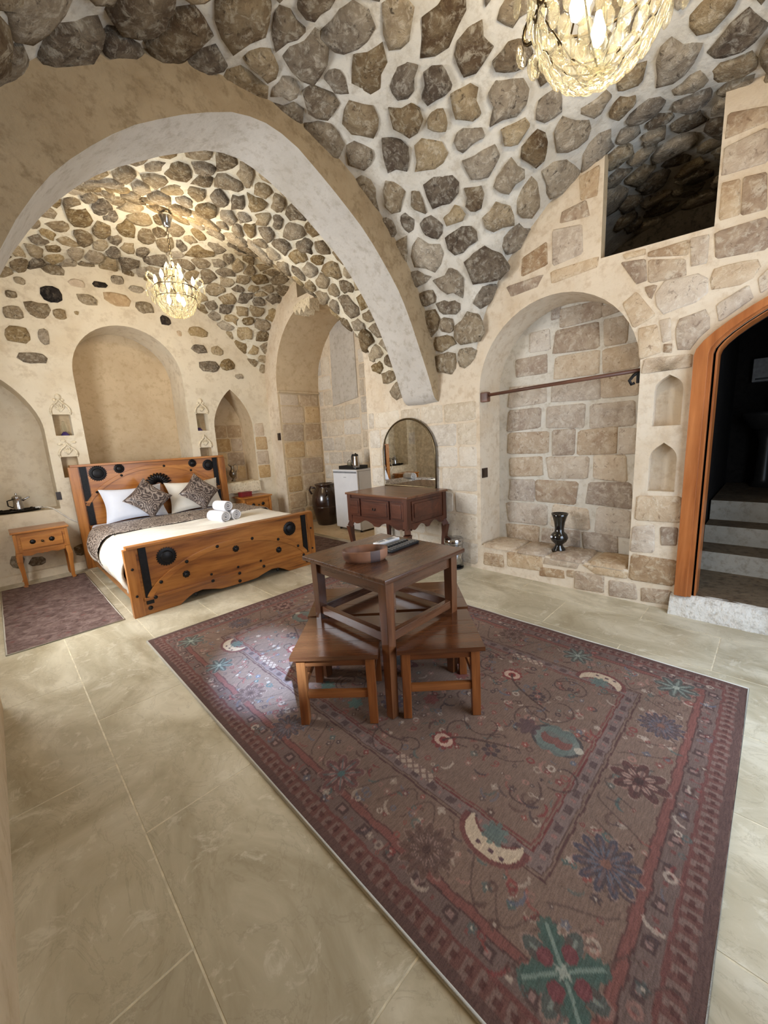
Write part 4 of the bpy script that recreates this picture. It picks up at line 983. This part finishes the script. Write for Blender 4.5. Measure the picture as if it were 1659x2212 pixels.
# mattress
mt = thing('mattress', 'white sheeted mattress inside the pine bed frame', 'mattress', (1.665, 5.12, .28))
MB().box(-.875, .875, -1.12, 1.12, .0, .29).build('mattress_body', SHEET, mt, bevel=.05, seg=4)
MB().tube([(-.872, -1.07, .25), (.872, -1.07, .25), (.872, 1.07, .25), (-.872, 1.07, .25)], .006, 6, closed=True).build('piping', SHEET, mt, smooth=True)
# draped cloths: profile across the bed (x, z), lengths along y
def drape(name, label, cat, y0, y1, lift, hang_l, hang_r, mat, nl=60, ny=24, puff=0.0, seed=0, wr=.012, thick=.012):
    root = thing(name, label, cat, (1.665, 0, 0)); top = .575+lift; xs = .885+lift
    V = []; 
    for j in range(ny+1):
        f = j/ny; y = y0+(y1-y0)*f
        hl = hang_l(f); hr = hang_r(f)
        path = []
        L = 2*xs; tot = hl+L+hr
        for i in range(nl+1):
            s = tot*i/nl
            if s < hl: x, z, nx, nz = -xs, top-(hl-s), -1, 0
            elif s > hl+L: x, z, nx, nz = xs, top-(s-hl-L), 1, 0
            else: x, z, nx, nz = -xs+(s-hl), top, 0, 1
            # round the edge
            e = min(abs(s-hl), abs(s-hl-L)); 
            rr = .07
            if e < rr:
                q = (1-e/rr)**2*rr*.35; z -= q*(1 if nz else 0); x -= math.copysign(q, x)*(0 if nz else 1)
            down = max(0, top-z)
            bulge = puff*math.sin(min(1, down/.4)*PI)*1.0
            n_ = mnoise.noise(Vector((x*3+seed, y*3.5, z*3)))*wr+mnoise.noise(Vector((x*1.4+seed, y*9, z*2)))*wr*(1.2 if down > .03 else .5)
            V.append((x+nx*(n_+bulge+.012*math.sin(y*38+seed)*min(1, down*4)), y+.03*down*math.sin(s*5), z+nz*n_))
    m = MB().add(V, [(j*(nl+1)+i, j*(nl+1)+i+1, (j+1)*(nl+1)+i+1, (j+1)*(nl+1)+i) for j in range(ny) for i in range(nl)])
    o = m.build(name+'_cloth', mat, root, smooth=True)
    sd = o.modifiers.new('thickness', 'SOLIDIFY'); sd.thickness = thick; sd.offset = 1
    return root
drape('duvet', 'ivory white duvet over the foot half of the bed', 'duvet', 4.02, 5.75, .012, lambda f: .42+.03*math.sin(f*9) if f < .5 else .42-.3*(f-.5), lambda f: .2, DUVET, 70, 44, .085, 1, .014, .03)
drape('bed_runner', 'brown paisley brocade runner laid across the bed', 'bed runner', 4.93, 5.68, .05, lambda f: .42+.05*math.sin(f*3), lambda f: .30, RUNNER, 70, 20, .085, 3, .008, .006)

def pillow(name, label, cat, w_, h_, t_, mat, M, pinch=.25, group=None):
    root = thing(name, label, cat, group=group); n = 18; V = []; Fq = []
    for sd in (1, -1):
        for j in range(n+1):
            for i in range(n+1):
                a = i/n*2-1; b = j/n*2-1
                th = max(0, (1-a**4)*(1-b**4))**.5
                k = 1-pinch*.32*(1-abs(b))*abs(a)**3*0-.0
                ex = 1-.10*pinch*(math.cos(b*PI/2))*abs(a); ey = 1-.14*pinch*(math.cos(a*PI/2))*abs(b)
                V.append((a*w_/2*ex, sd*t_/2*th*(1+.08*mnoise.noise(Vector((a*2, b*2, sd)))), b*h_/2*ey+h_/2))
        o0 = 0 if sd == 1 else (n+1)**2
        Fq += [(o0+j*(n+1)+i, o0+j*(n+1)+i+1, o0+(j+1)*(n+1)+i+1, o0+(j+1)*(n+1)+i)[::sd] for j in range(n) for i in range(n)]
    m = MB().add(V, Fq); o = m.build(name+'_cover', mat, root, smooth=True, fix=True)
    root.matrix_world = M; return root
def mat_at(loc, rx, ry=0, rz=0): return Matrix.Translation(loc) @ Matrix.Rotation(rz, 4, 'Z') @ Matrix.Rotation(rx, 4, 'X') @ Matrix.Rotation(ry, 4, 'Y')
pillow('pillow', 'white pillow on the left side of the headboard', 'pillow', .74, .47, .17, SHEET, mat_at((1.30, 6.06, .575), -.36), 1, 'white pillows')
pillow('pillow', 'white pillow on the right side of the headboard', 'pillow', .76, .47, .17, DUVET, mat_at((2.09, 6.06, .575), -.36), 1, 'white pillows')
def cush(label, loc, rz, rx):
    M = Matrix.Translation(loc) @ Matrix.Rotation(rz, 4, 'Z') @ Matrix.Rotation(rx, 4, 'X') @ Matrix.Translation((0, 0, .29)) @ Matrix.Rotation(PI/4, 4, 'Y') @ Matrix.Translation((0, 0, -.21))
    return pillow('cushion', label, 'cushion', .42, .42, .14, PAISLEY, M, 1.0, 'paisley cushions')
cush('brown paisley cushion standing on its corner before the left pillow', (1.41, 5.80, .59), -.05, -.42)
cush('brown paisley cushion standing on its corner before the right pillow', (2.09, 5.80, .59), .05, -.42)
# rolled towels
def towel(label, p, yaw, L, r):
    t = thing('rolled_towel', label, 'towel', p, yaw, 'rolled towels on the bed'); m = MB(); n = 64; V = []
    turns = 2.7
    for k in range(n+1):
        f = k/n; a = f*turns*2*PI; q = r*(.12+.86*f)
        for x in (-L/2, -L/2*.6, 0, L/2*.6, L/2):
            jig = 1+.05*mnoise.noise(Vector((a, x*9, r)))
            V.append((x+(.012*f if x > 0 else 0)*0-.018*(1-f)*math.copysign(1, x)*(abs(x) > L/2*.9), q*jig*math.cos(a), q*jig*math.sin(a)))
    m.add(V, [(k*5+i, k*5+i+1, (k+1)*5+i+1, (k+1)*5+i) for k in range(n) for i in range(4)])
    o = m.build('towel_roll', TOWEL, t, smooth=True); sd = o.modifiers.new('thickness', 'SOLIDIFY'); sd.thickness = r*.2; sd.offset = 0
    return t
TB = .60
towel('white rolled towel lower left of the stack of three on the bed', (1.80, 4.60, TB+.075), -1.4, .30, .068)
towel('white rolled towel lower right of the stack of three on the bed', (1.945, 4.62, TB+.075), -1.4, .28, .066)
towel('white rolled towel on top of the two others on the bed', (1.872, 4.63, TB+.185), -1.4, .24, .064)

# ------------------------------------------------------------------ NIGHTSTANDS
def nightstand(label, loc, full=True):
    t = thing('nightstand', label, 'nightstand', loc)
    b = lambda m, n_, mt_, bv=.004: m.build(n_, mt_, t, bevel=bv)
    b(MB().box(-.26, .26, -.19, .19, .625, .65), 'top', ORANGE, .006)
    b(MB().box(-.225, .225, -.16, .165, .40, .625), 'body', ORANGE)
    for sx in (-1, 1):
        for sy in (-1, 1):
            m = MB(); P = [(0, .40, .05), (.012, .3, .052), (.004, .18, .038), (0, .02, .034), (.012, 0, .04)]
            for (o1, z1, w1), (o2, z2, w2) in zip(P[:-1], P[1:]):
                m.bar((sx*(.215+o1), sy*.145, z1), (sx*(.215+o2), sy*.145, z2), w1, w1, w2=w2, h2=w2)
            b(m, 'leg', ORANGE_Z, 0)
            if sy < 0: b(MB().box(sx*.2275-.015, sx*.2275+.015, -.174, -.14, .405, .62), 'corner_stile', ORANGE_Z, .003)
    b(MB().prism([(-.19, .41), (-.19, .37), (-.12, .355), (-.06, .375), (-.02, .36), (0, .37), (.02, .36), (.06, .375), (.12, .355), (.19, .37), (.19, .41)], 'y', -.168, -.15), 'apron', ORANGE, .002)
    d = b(MB().box(-.185, .185, -.178, -.15, .435, .585), 'drawer', ORANGE, .005)
    for s in (-1, 1):
        m = MB(); n = 20; V = []
        for rr, dy in ((1, 0), (1, -.004), (.6, -.012), (.3, -.016)):
            for k in range(n): q = .03*rr*(1 if k % 2 or rr < .9 else .8); V.append((s*.085+q*math.cos(2*PI*k/n), -.178+dy, .515+q*math.sin(2*PI*k/n)))
        V.append((s*.085, -.196, .515)); m.add(V, [(i*n+k, i*n+(k+1) % n, (i+1)*n+(k+1) % n, (i+1)*n+k) for i in range(3) for k in range(n)]+[(3*n+k, 3*n+(k+1) % n, 4*n) for k in range(n)])
        m.build('rosette', IRON, d, smooth=True, auto=50)
    MB().lathe([(.006, 0), (.006, .016), (.014, .02), (.012, .03), (0, .032)], 12).rot(Matrix.Translation((0, -.178, .51)) @ Matrix.Rotation(PI/2, 4, 'X')).build('knob', BRONZE, d, smooth=True)
    return t
ns = nightstand('honey pine nightstand with one drawer left of the bed', (.28, 6.14, .011))
ns2 = copy_tree(ns); ns2.location = (2.99, 6.14, .011); ns2['label'] = 'honey pine nightstand right of the bed holding a red box'
rb = thing('red_box', 'small dark red box on the right nightstand', 'box', (2.87, 6.14, .662), .12)
MB().box(-.09, .09, -.06, .06, 0, .055).build('body', REDBOX, rb, bevel=.004); MB().box(-.093, .093, -.063, .063, .055, .075).build('lid', REDBOX, rb, bevel=.004)
# tray, coffee pot and cable in the left niche
tr = thing('serving_tray', 'dark oval metal tray on the sill of the left niche', 'tray', (.14, 6.60, .822))
MB().lathe([(0, 0), (.9, 0), (1.0, .02), (1.03, .03), (.98, .028), (.88, .008), (0, .006)], 28, sx=.24, sy=.14).build('tray_plate', DARKMET, tr, smooth=True)
m = MB()
for k in range(14): m.ball((.225*math.cos(2*PI*k/14), .125*math.sin(2*PI*k/14), .028), .018, .014, .012, 6, 4)
m.build('rim_beads', DARKMET, tr, smooth=True)
pt = thing('coffee_pot', 'silver coffee pot standing on the dark tray', 'coffee pot', (.16, 6.60, .829))
MB().lathe([(.0, 0), (.055, 0), (.058, .01), (.05, .06), (.042, .12), (.046, .16), (.05, .165), (.0, .166)], 20).build('body', CHROME, pt, smooth=True)
MB().lathe([(.05, .166), (.042, .185), (.02, .2), (.008, .205), (.014, .215), (.006, .228), (0, .23)], 16).build('lid', CHROME, pt, smooth=True)
MB().tube([(.045, 0, .13), (.085, 0, .15), (.11, 0, .165), (.12, 0, .16)], [.014, .01, .008, .007], 8).build('spout', CHROME, pt, smooth=True)
MB().tube([(-.045, 0, .15), (-.09, 0, .14), (-.09, 0, .08), (-.05, 0, .05)], .007, 8).build('handle', DARKMET, pt, smooth=True)
MB().tube([(.36, 6.52, .85), (.42, 6.46, .85), (.47, 6.385, .83), (.52, 6.383, .77), (.60, 6.383, .68), (.70, 6.383, .60), (.80, 6.385, .57)], .008, 8).build('power_cable', CABLE, None, smooth=True)
pc = bpy.data.objects['power_cable']; tag(pc, 'white cable hanging from the left niche towards the bed', 'cable')
MB().ball((.34, 6.54, .857), .035, .022, .018).build('plug', CABLE, pc, smooth=True)
# ewer in the right niche
ew = thing('metal_ewer', 'pewter ewer with tall handle in the pointed niche right of the bed', 'ewer', (2.875, 6.52, .90))
MB().lathe([(.0, 0), (.04, 0), (.042, .006), (.016, .03), (.014, .045), (.045, .075), (.062, .115), (.052, .16), (.026, .20), (.022, .23), (.034, .265), (.03, .266), (.018, .23), (0, .22)], 20).build('body', SILVER, ew, smooth=True)
MB().tube([(-.02, 0, .25), (-.045, 0, .272), (-.062, 0, .292)], [.014, .012, .004], 8).build('spout', SILVER, ew, smooth=True)
MB().tube([(.03, 0, .262), (.065, 0, .285), (.092, 0, .25), (.085, 0, .19), (.058, 0, .14)], .006, 8).build('handle', SILVER, ew, smooth=True)
for x, z, lb in ((.745, 1.725, 'small oil lamp with purple base in the upper left little niche'), (2.42, 1.745, 'small oil lamp with purple base in the upper right little niche')):
    ol = thing('oil_lamp', lb, 'lamp', (x, 6.50, z), group='little oil lamps')
    MB().lathe([(.045, 0), (.045, .012), (.03, .035), (.018, .05), (0, .052)], 14).build('base', PURPLE, ol, smooth=True)
    MB().lathe([(.018, .05), (.03, .085), (.026, .12), (.014, .16), (.013, .185)], 14).build('glass_chimney', CLEARG, ol, smooth=True)
def plate(name, label, loc, axis, w_, h_, mat=BROWN_P):
    t = thing(name, label, 'switch', loc); m = MB(); k = MB()
    if axis == 'x': m.box(-.012, .0, -w_/2, w_/2, -h_/2, h_/2); k.box(-.017, -.011, -w_/2*.7, w_/2*.7, -h_/2*.7, h_/2*.7)
    else: m.box(-w_/2, w_/2, -.012, 0, -h_/2, h_/2); k.box(-w_/2*.7, w_/2*.7, -.017, -.011, -h_/2*.7, h_/2*.7)
    m.build('cover_plate', mat, t, bevel=.002); k.build('rocker', mat, t, bevel=.002); return t
plate('light_switch', 'dark brown switch on the strip left of the tall recess', (XR, 6.12, 1.60), 'x', .09, .12)
plate('socket', 'dark brown socket beside the left niche above the nightstand', (.545, YH, .98), 'y', .05, .10)
sw = plate('light_switch', 'dark brown switch on the left jamb of the vase niche', (3.68, 2.19, 1.045), 'y', .10, .10)

# ------------------------------------------------------------------ DRESSER + MIRROR
dr = thing('dressing_table', 'dark carved wooden dressing table below the arched mirror', 'dressing table', (3.22, 3.07, 0))
b = lambda m, n_, mt_=DRESS_X, bv=.004, sm=False: m.build(n_, mt_, dr, bevel=bv, smooth=sm)
DW, DD, DH = .455, .325, .87        # half width (y), half depth (x), height
b(MB().box(-DD-.025, DD+.02, -DW-.03, DW+.03, DH-.025, DH), 'top', DRESS_T, .008)
b(MB().box(-DD, DD, -DW, DW, DH-.30, DH-.025), 'case')
for sx in (-1, 1):
    for sy in (-1, 1):
        b(MB().box(sx*(DD-.02)-.032, sx*(DD-.02)+.032, sy*(DW-.02)-.032, sy*(DW-.02)+.032, DH-.34, DH-.025), 'corner_post', DRESS_Z)
        m = MB(); P = [(0, DH-.34, .062), (.028, DH-.40, .066), (.018, DH-.50, .05), (0, .22, .04), (.002, .06, .042), (.014, 0, .05)]
        for (o1, z1, w1), (o2, z2, w2) in zip(P[:-1], P[1:]):
            m.bar((sx*(DD-.02+o1*.7), sy*(DW-.02+o1*.7), z1), (sx*(DD-.02+o2*.7), sy*(DW-.02+o2*.7), z2), w1, w1, w2=w2, h2=w2)
        b(m, 'leg', DRESS_Z, 0)
def apron(L):
    n = 24; pts = [(-L, DH-.29), (-L, DH-.36)]
    for k in range(1, n):
        s = k/n*2-1; a = abs(s); z = DH-.33-.035*math.cos(a*PI*2.5)*(.4+.6*a) - (.02 if a < .1 else 0); pts.append((s*L, z))
    return pts+[(L, DH-.36), (L, DH-.29)]
b(MB().prism(apron(DW-.05), 'x', -DD-.004, -DD+.02), 'front_apron', DRESS_X, 0)
for sy in (-1, 1): b(MB().prism(apron(DD-.05), 'y', sy*(DW)-.012, sy*DW+.006), 'side_apron', DRESS_X, 0)
def panel_x(y0, y1, z0, z1, name):
    f = b(MB().box(-DD-.016, -DD+.002, y0, y1, z0, z1), name, DRESS_X, .003)
    MB().box(-DD-.024, -DD-.012, y0+.025, y1-.025, z0+.025, z1-.025).build('raised_field', DRESS_X, f, bevel=.007); return f
panel_x(-.42, -.245, DH-.26, DH-.06, 'door_panel'); panel_x(.245, .42, DH-.26, DH-.06, 'door_panel')
dw = panel_x(-.215, .215, DH-.26, DH-.06, 'drawer')
MB().tube([(-DD-.024, -.02, DH-.15), (-DD-.034, -.018, DH-.17), (-DD-.034, .018, DH-.17), (-DD-.024, .02, DH-.15)], .005, 6).build('handle', IRON, dw, smooth=True)
for sy in (-1, 1):
    y = sy*DW; f = b(MB().box(-DD+.07, DD-.07, min(y, y+sy*.012), max(y, y+sy*.012), DH-.26, DH-.06), 'side_panel', DRESS_X, .003)
    MB().box(-DD+.10, DD-.10, min(y+sy*.01, y+sy*.02), max(y+sy*.01, y+sy*.02), DH-.235, DH-.085).build('raised_field', DRESS_X, f, bevel=.006)
mi = thing('arched_mirror', 'round-topped mirror with thin bronze frame leaning on the stone pier', 'mirror', (XR-.03, 3.155, .875), 0)
lp = arch_loop(-.41, .41, 0, .40, .40, 28)
def mir(d, o_): return [(a*(1+o_/.41), b_*(1+o_/.8) if b_ > .01 else b_) for a, b_ in lp]
MB().prism(mir(0, 0), 'x', -.012, -.006).build('mirror_glass', MIRROR, mi)
m = MB(); m.tube([(-.008, a, b_) for a, b_ in lp], .012, 8, closed=True); m.build('frame', BRONZE, mi, smooth=True)
MB().prism(mir(0, 0), 'x', -.004, .012).build('backing', DRESS_X, mi)

# ------------------------------------------------------------------ FRIDGE, JAR, BIN, VASE, ROD
fr = thing('mini_fridge', 'white compact fridge in the tall recess', 'fridge', (4.20, 4.915, .0))
MB().box(-.165, .235, -.30, .30, .03, .985).build('cabinet', WHITE_P, fr, bevel=.008)
dd = MB().box(-.205, -.172, -.30, .30, .05, .985).build('door', WHITE_P, fr, bevel=.008)
MB().box(-.17, -.16, -.29, .29, .05, .98).build('door_seal', GREYEN, fr)
MB().box(-.2075, -.204, -.03, .03, .885, .892).build('badge', GREYEN, dd)
MB().box(-.21, -.2, -.29, .29, .955, .98).build('handle_lip', GREYEN, dd, bevel=.003)
MB().box(-.21, .24, -.305, .305, .985, 1.01).build('top_panel', WHITE_P, fr, bevel=.006)
for sy in (-1, 1):
    for x in (-.15, .2): MB().lathe([(.02, 0), (.02, .03)], 10, (x, sy*.26, 0)).build('foot', BLACKP, fr)
ty = thing('tea_tray', 'black tray with rim on top of the white fridge', 'tray', (4.19, 4.92, 1.01))
m = MB(); m.box(-.13, .13, -.21, .21, 0, .012)
for a in ((-.13, -.118, -.21, .21), (.118, .13, -.21, .21), (-.13, .13, -.21, -.198), (-.13, .13, .198, .21)): m.box(*a, .012, .055)
m.build('tray_body', BLACKP, ty)
for k, (y, lb) in enumerate(((.06, 'clear glass cup at the left of the tea tray'), (-.07, 'clear glass cup in the middle of the tea tray'))):
    g = thing('glass_cup', lb, 'cup', (4.17, 4.92+y, 1.022), group='glass cups on the tea tray')
    MB().lathe([(.0, .0), (.03, 0), (.04, .06), (.044, .09), (.041, .09), (.034, .01), (0, .006)], 16).build('cup', CLEARG, g, smooth=True)
    MB().tube([(-.0, -.04, .03), (0, -.04, .10), (0, -.025, .125), (0, .025, .125), (0, .04, .10), (0, .04, .03)], .0045, 6).build('handle', BRONZE, g, smooth=True)
kt = thing('kettle', 'black and steel electric kettle on the fridge tray', 'kettle', (4.20, 4.72, 1.01))
kt.location = (4.10, 4.735, 1.022)
MB().lathe([(.055, 0), (.055, .02)], 18).build('base', BLACKP, kt); MB().lathe([(.056, .02), (.057, .06), (.044, .19), (.042, .2)], 18).build('body', CHROME, kt, smooth=True)
MB().lathe([(.043, .2), (.038, .225), (.01, .235), (.01, .245), (0, .247)], 16).build('lid', BLACKP, kt, smooth=True)
MB().tube([(0, .035, .215), (0, .075, .22), (0, .09, .19), (0, .09, .09), (0, .05, .05)], .013, 8).build('handle', BLACKP, kt, smooth=True)
jr = thing('clay_jar', 'large dark brown glazed storage jar in the tall recess', 'jar', (4.17, 5.72, 0))
MB().lathe([(0, 0), (.165, 0), (.18, .03), (.21, .15), (.245, .32), (.25, .42), (.235, .53), (.19, .63), (.155, .67), (.15, .69), (.175, .715), (.18, .735), (.15, .74), (.13, .70), (.13, .66), (0, .6)], 32).build('body', GLAZE, jr, smooth=True)
MB().lathe([(.242, .315), (.252, .33), (.25, .345)], 32).build('band', GLAZE, jr, smooth=True)
for s in (-1, 1):
    MB().tube([(-.10, s*.16, .66), (-.14, s*.24, .68), (-.15, s*.27, .62), (-.14, s*.215, .55)], .018, 8).build('handle', GLAZE, jr, smooth=True)
bn = thing('pedal_bin', 'small chrome pedal bin on the floor right of the dressing table', 'bin', (3.485, 2.465, 0))
MB().lathe([(0, 0), (.105, 0), (.105, .015)], 24).build('base_ring', BLACKP, bn); MB().lathe([(.1, .015), (.1, .28)], 24).build('body', CHROME, bn, smooth=True)
MB().lathe([(.104, .275), (.106, .285), (.106, .332), (.098, .34)], 24).build('rim', CHROME, bn, smooth=True)
MB().lathe([(0, .348), (.07, .344), (.098, .334)], 24).build('lid', CHROME, bn, smooth=True); MB().box(-.15, -.09, -.02, .02, .012, .022).build('pedal', BLACKP, bn)
va = thing('black_vase', 'glossy black glass vase on the stone bench of the niche', 'vase', (3.79, 1.44, .293))
MB().lathe([(0, 0), (.062, 0), (.06, .01), (.036, .045), (.034, .06), (.068, .09), (.082, .125), (.07, .16), (.044, .185), (.042, .22), (.05, .28), (.066, .335), (.078, .365), (.073, .365), (.045, .3), (0, .2)], 28).build('body', BLACKGLASS, va, smooth=True)
MB().lathe([(.0, .0), (.011, .001), (.011, .003), (0, .004)], 10).rot(Matrix.Translation((-.066, .048, .14)) @ Matrix.Rotation(-PI/2, 4, 'Y')).build('sticker', WHITE_P, va)
rd = thing('hanging_rail', 'weathered wooden rail across the arched vase niche', 'rail', (3.64, 1.45, 1.85))
MB().tube([(0, .67, -.02), (0, .2, -.006), (0, -.66, .015)], .016, 10).build('pole', ROD, rd, smooth=True)
MB().box(-.03, .03, .655, .738, -.085, .012).build('bracket', ROD, rd, bevel=.012)
MB().tube([(0, -.645, .01), (-.01, -.60, -.02), (-.012, -.575, -.055), (-.01, -.59, -.085), (-.005, -.61, -.075)], .012, 8).build('hook_bracket', IRON, rd, smooth=True)
MB().box(-.012, .015, -.65, -.62, -.08, .02).build('mount', IRON, rd, bevel=.004)

# ------------------------------------------------------------------ CHANDELIERS
def crystal_mesh(name, rx, rz):
    m = MB().ball((0, 0, -rz), rx, rx*.32, rz, 10, 6); me = bpy.data.meshes.new(name); me.from_pydata(m.v, [], m.f); me.materials.append(CRYSTAL)
    me.polygons.foreach_set('use_smooth', [True]*len(me.polygons)); return me
def chandelier(label, loc, S, top, single, lamp):
    ch = thing('crystal_chandelier', label, 'chandelier', loc)
    meA = crystal_mesh('crystal', .026*S, .034*S); meB = crystal_mesh('crystal', .03*S, .042*S); pool = MB()
    def hang(p, a, me, tilt=0.0):
        M = Matrix.Translation(p) @ Matrix.Rotation(a+PI/2, 4, 'Z') @ Matrix.Rotation(tilt, 4, 'X')
        if single:
            o = bpy.data.objects.new('crystal', me); COL.objects.link(o); o.parent = ch; o.matrix_local = M
        else:
            pool.add([M @ v.co for v in me.vertices], [tuple(f.vertices) for f in me.polygons])
    rows = ((.215, .245, 21), (.208, .198, 20), (.19, .15, 18), (.16, .112, 15), (.12, .085, 11), (.075, .068, 7), (.02, .062, 3))
    for i, (r, z, n) in enumerate(rows):
        for k in range(n):
            a = 2*PI*(k+.5*(i % 2))/n; hang(Vector((r*S*math.cos(a), r*S*math.sin(a), z*S)), a, meA, (.15, .3, .45, .65, .85, 1.0, 1.2)[i])
    for k in range(20):
        a = 2*PI*k/20; hang(Vector((.235*S*math.cos(a), .235*S*math.sin(a), .34*S)), a, meB)
    for k in range(12):
        a = 2*PI*(k+.5)/12; hang(Vector((.12*S*math.cos(a), .12*S*math.sin(a), .44*S)), a, meB); hang(Vector((.05*S*math.cos(a), .05*S*math.sin(a), .56*S)), a, meA)
    m = MB()
    for r, z in ((.215, .235), (.235, .345), (.12, .45)):
        m.tube([(r*S*math.cos(t), r*S*math.sin(t), z*S) for t in np.linspace(0, 2*PI, 40, endpoint=False)], .005*S, 6, closed=True)
    for k in range(8):
        a = 2*PI*k/8; m.tube([(.215*S*math.cos(a), .215*S*math.sin(a), .235*S), (.235*S*math.cos(a), .235*S*math.sin(a), .345*S), (.12*S*math.cos(a), .12*S*math.sin(a), .45*S), (.02*S*math.cos(a), .02*S*math.sin(a), .62*S)], .004*S, 6)
        for r0, r1 in ((.215, .1), (.1, .02)):
            z0 = .235 if r0 > .2 else .09; z1 = .09 if r0 > .2 else .05
            m.tube([(r0*S*math.cos(a), r0*S*math.sin(a), z0*S), (r1*S*math.cos(a), r1*S*math.sin(a), z1*S)], .003*S, 5)
    m.build('cage', BRONZE, ch, smooth=True)
    na = 6
    for k in range(na):
        a = 2*PI*(k+.25)/na; c, s = math.cos(a), math.sin(a)
        pts = []
        for q in range(16):
            f = q/15; rr = .10+.19*f; z = .33-.09*math.sin(f*PI)+.02*f; pts.append((rr*S*c, rr*S*s, z*S))
        for q in range(12):
            t = q/11*2*PI*.9; pts.append(((.29+.045*math.sin(t))*S*c, (.29+.045*math.sin(t))*S*s, (.35+.045-.045*math.cos(t))*S))
        arm = MB().tube(pts, .007*S, 7).build('arm', CRYSTAL if not single else BRONZE, ch, smooth=True)
        bd_ = MB()
        for p in pts[::1]: bd_.ball(Vector(p)+Vector((0, 0, .010*S)), .0085*S, nu=6, nv=4)
        bd_.build('bead_string', CRYSTAL, arm, smooth=True)
        up = [(.03*S*c, .03*S*s, .36*S), (.09*S*c, .09*S*s, .46*S), (.10*S*c, .10*S*s, .56*S), (.065*S*c, .065*S*s, .62*S), (.05*S*c, .05*S*s, .58*S), (.07*S*c, .07*S*s, .56*S)]
        MB().tube(up, .008*S, 7).build('scroll', CRYSTAL, ch, smooth=True)
        bx = Vector((.20*S*math.cos(a+.3), .20*S*math.sin(a+.3), .40*S))
        MB().lathe([(.012*S, -.06*S), (.012*S, 0)], 10, bx).build('candle_sleeve', CANDLE, ch, smooth=True)
        MB().lathe([(.008*S, 0), (.02*S, .025*S), (.021*S, .045*S), (.012*S, .075*S), (0, .10*S)], 12, bx).build('bulb', BULB, ch, smooth=True)
        for q, (dr_, dz) in enumerate(((.29, .30), (.33, .36), (.25, .27))):
            hang(Vector((dr_*S*math.cos(a+.06*q), dr_*S*math.sin(a+.06*q), dz*S)), a, meB)
    for k in range(3):   # bulbs inside the basket
        a = 2*PI*k/3+.4; bx = Vector((.09*S*math.cos(a), .09*S*math.sin(a), .23*S))
        MB().lathe([(0, -.05*S), (.02*S, -.03*S), (.026*S, 0), (.014*S, .04*S), (.01*S, .06*S)], 12, bx).build('bulb', BULB, ch, smooth=True)
    if not single:
        o = pool.build('crystal_drops', CRYSTAL, ch, smooth=True, fix=False); o['kind'] = 'stuff'
    MB().lathe([(.012*S, .3*S), (.03*S, .36*S), (.012*S, .42*S), (.012*S, .56*S), (.03*S, .6*S), (.01*S, .66*S)], 14).build('stem', BRONZE, ch, smooth=True)
    zt = top-loc[2]; m = MB(); nlk = int((zt-.66*S-.1)/.035)
    for k in range(nlk):
        z = .66*S+.035*k; ax = (1, 0) if k % 2 else (0, 1)
        m.tube([(ax[0]*.011*math.cos(t), ax[1]*.011*math.cos(t), z+.02+.022*math.sin(t)) for t in np.linspace(0, 2*PI, 8, endpoint=False)], .003, 5, closed=True)
    m.build('chain', BRONZE, ch, smooth=True)
    MB().lathe([(.015, zt-.115), (.035, zt-.105), (.045, zt-.06), (.068, zt-.02), (.07, zt), (.0, zt)], 20).build('canopy', CHROME, ch, smooth=True)
    for k in range(3):
        a = 2*PI*k/3; l = light('chandelier_glow', 'POINT', (loc[0]+.12*S*math.cos(a), loc[1]+.12*S*math.sin(a), loc[2]+.68*S), lamp/3, (1.0, .84, .60), .05*S)
chandelier('large crystal chandelier with oval drops at the top edge of the picture', (1.75, .57, 2.64), 1.0, 3.93, True, 19)
chandelier('smaller lit crystal chandelier hanging over the bed', (1.74, 4.8, 2.86), .92, 3.90, False, 14)
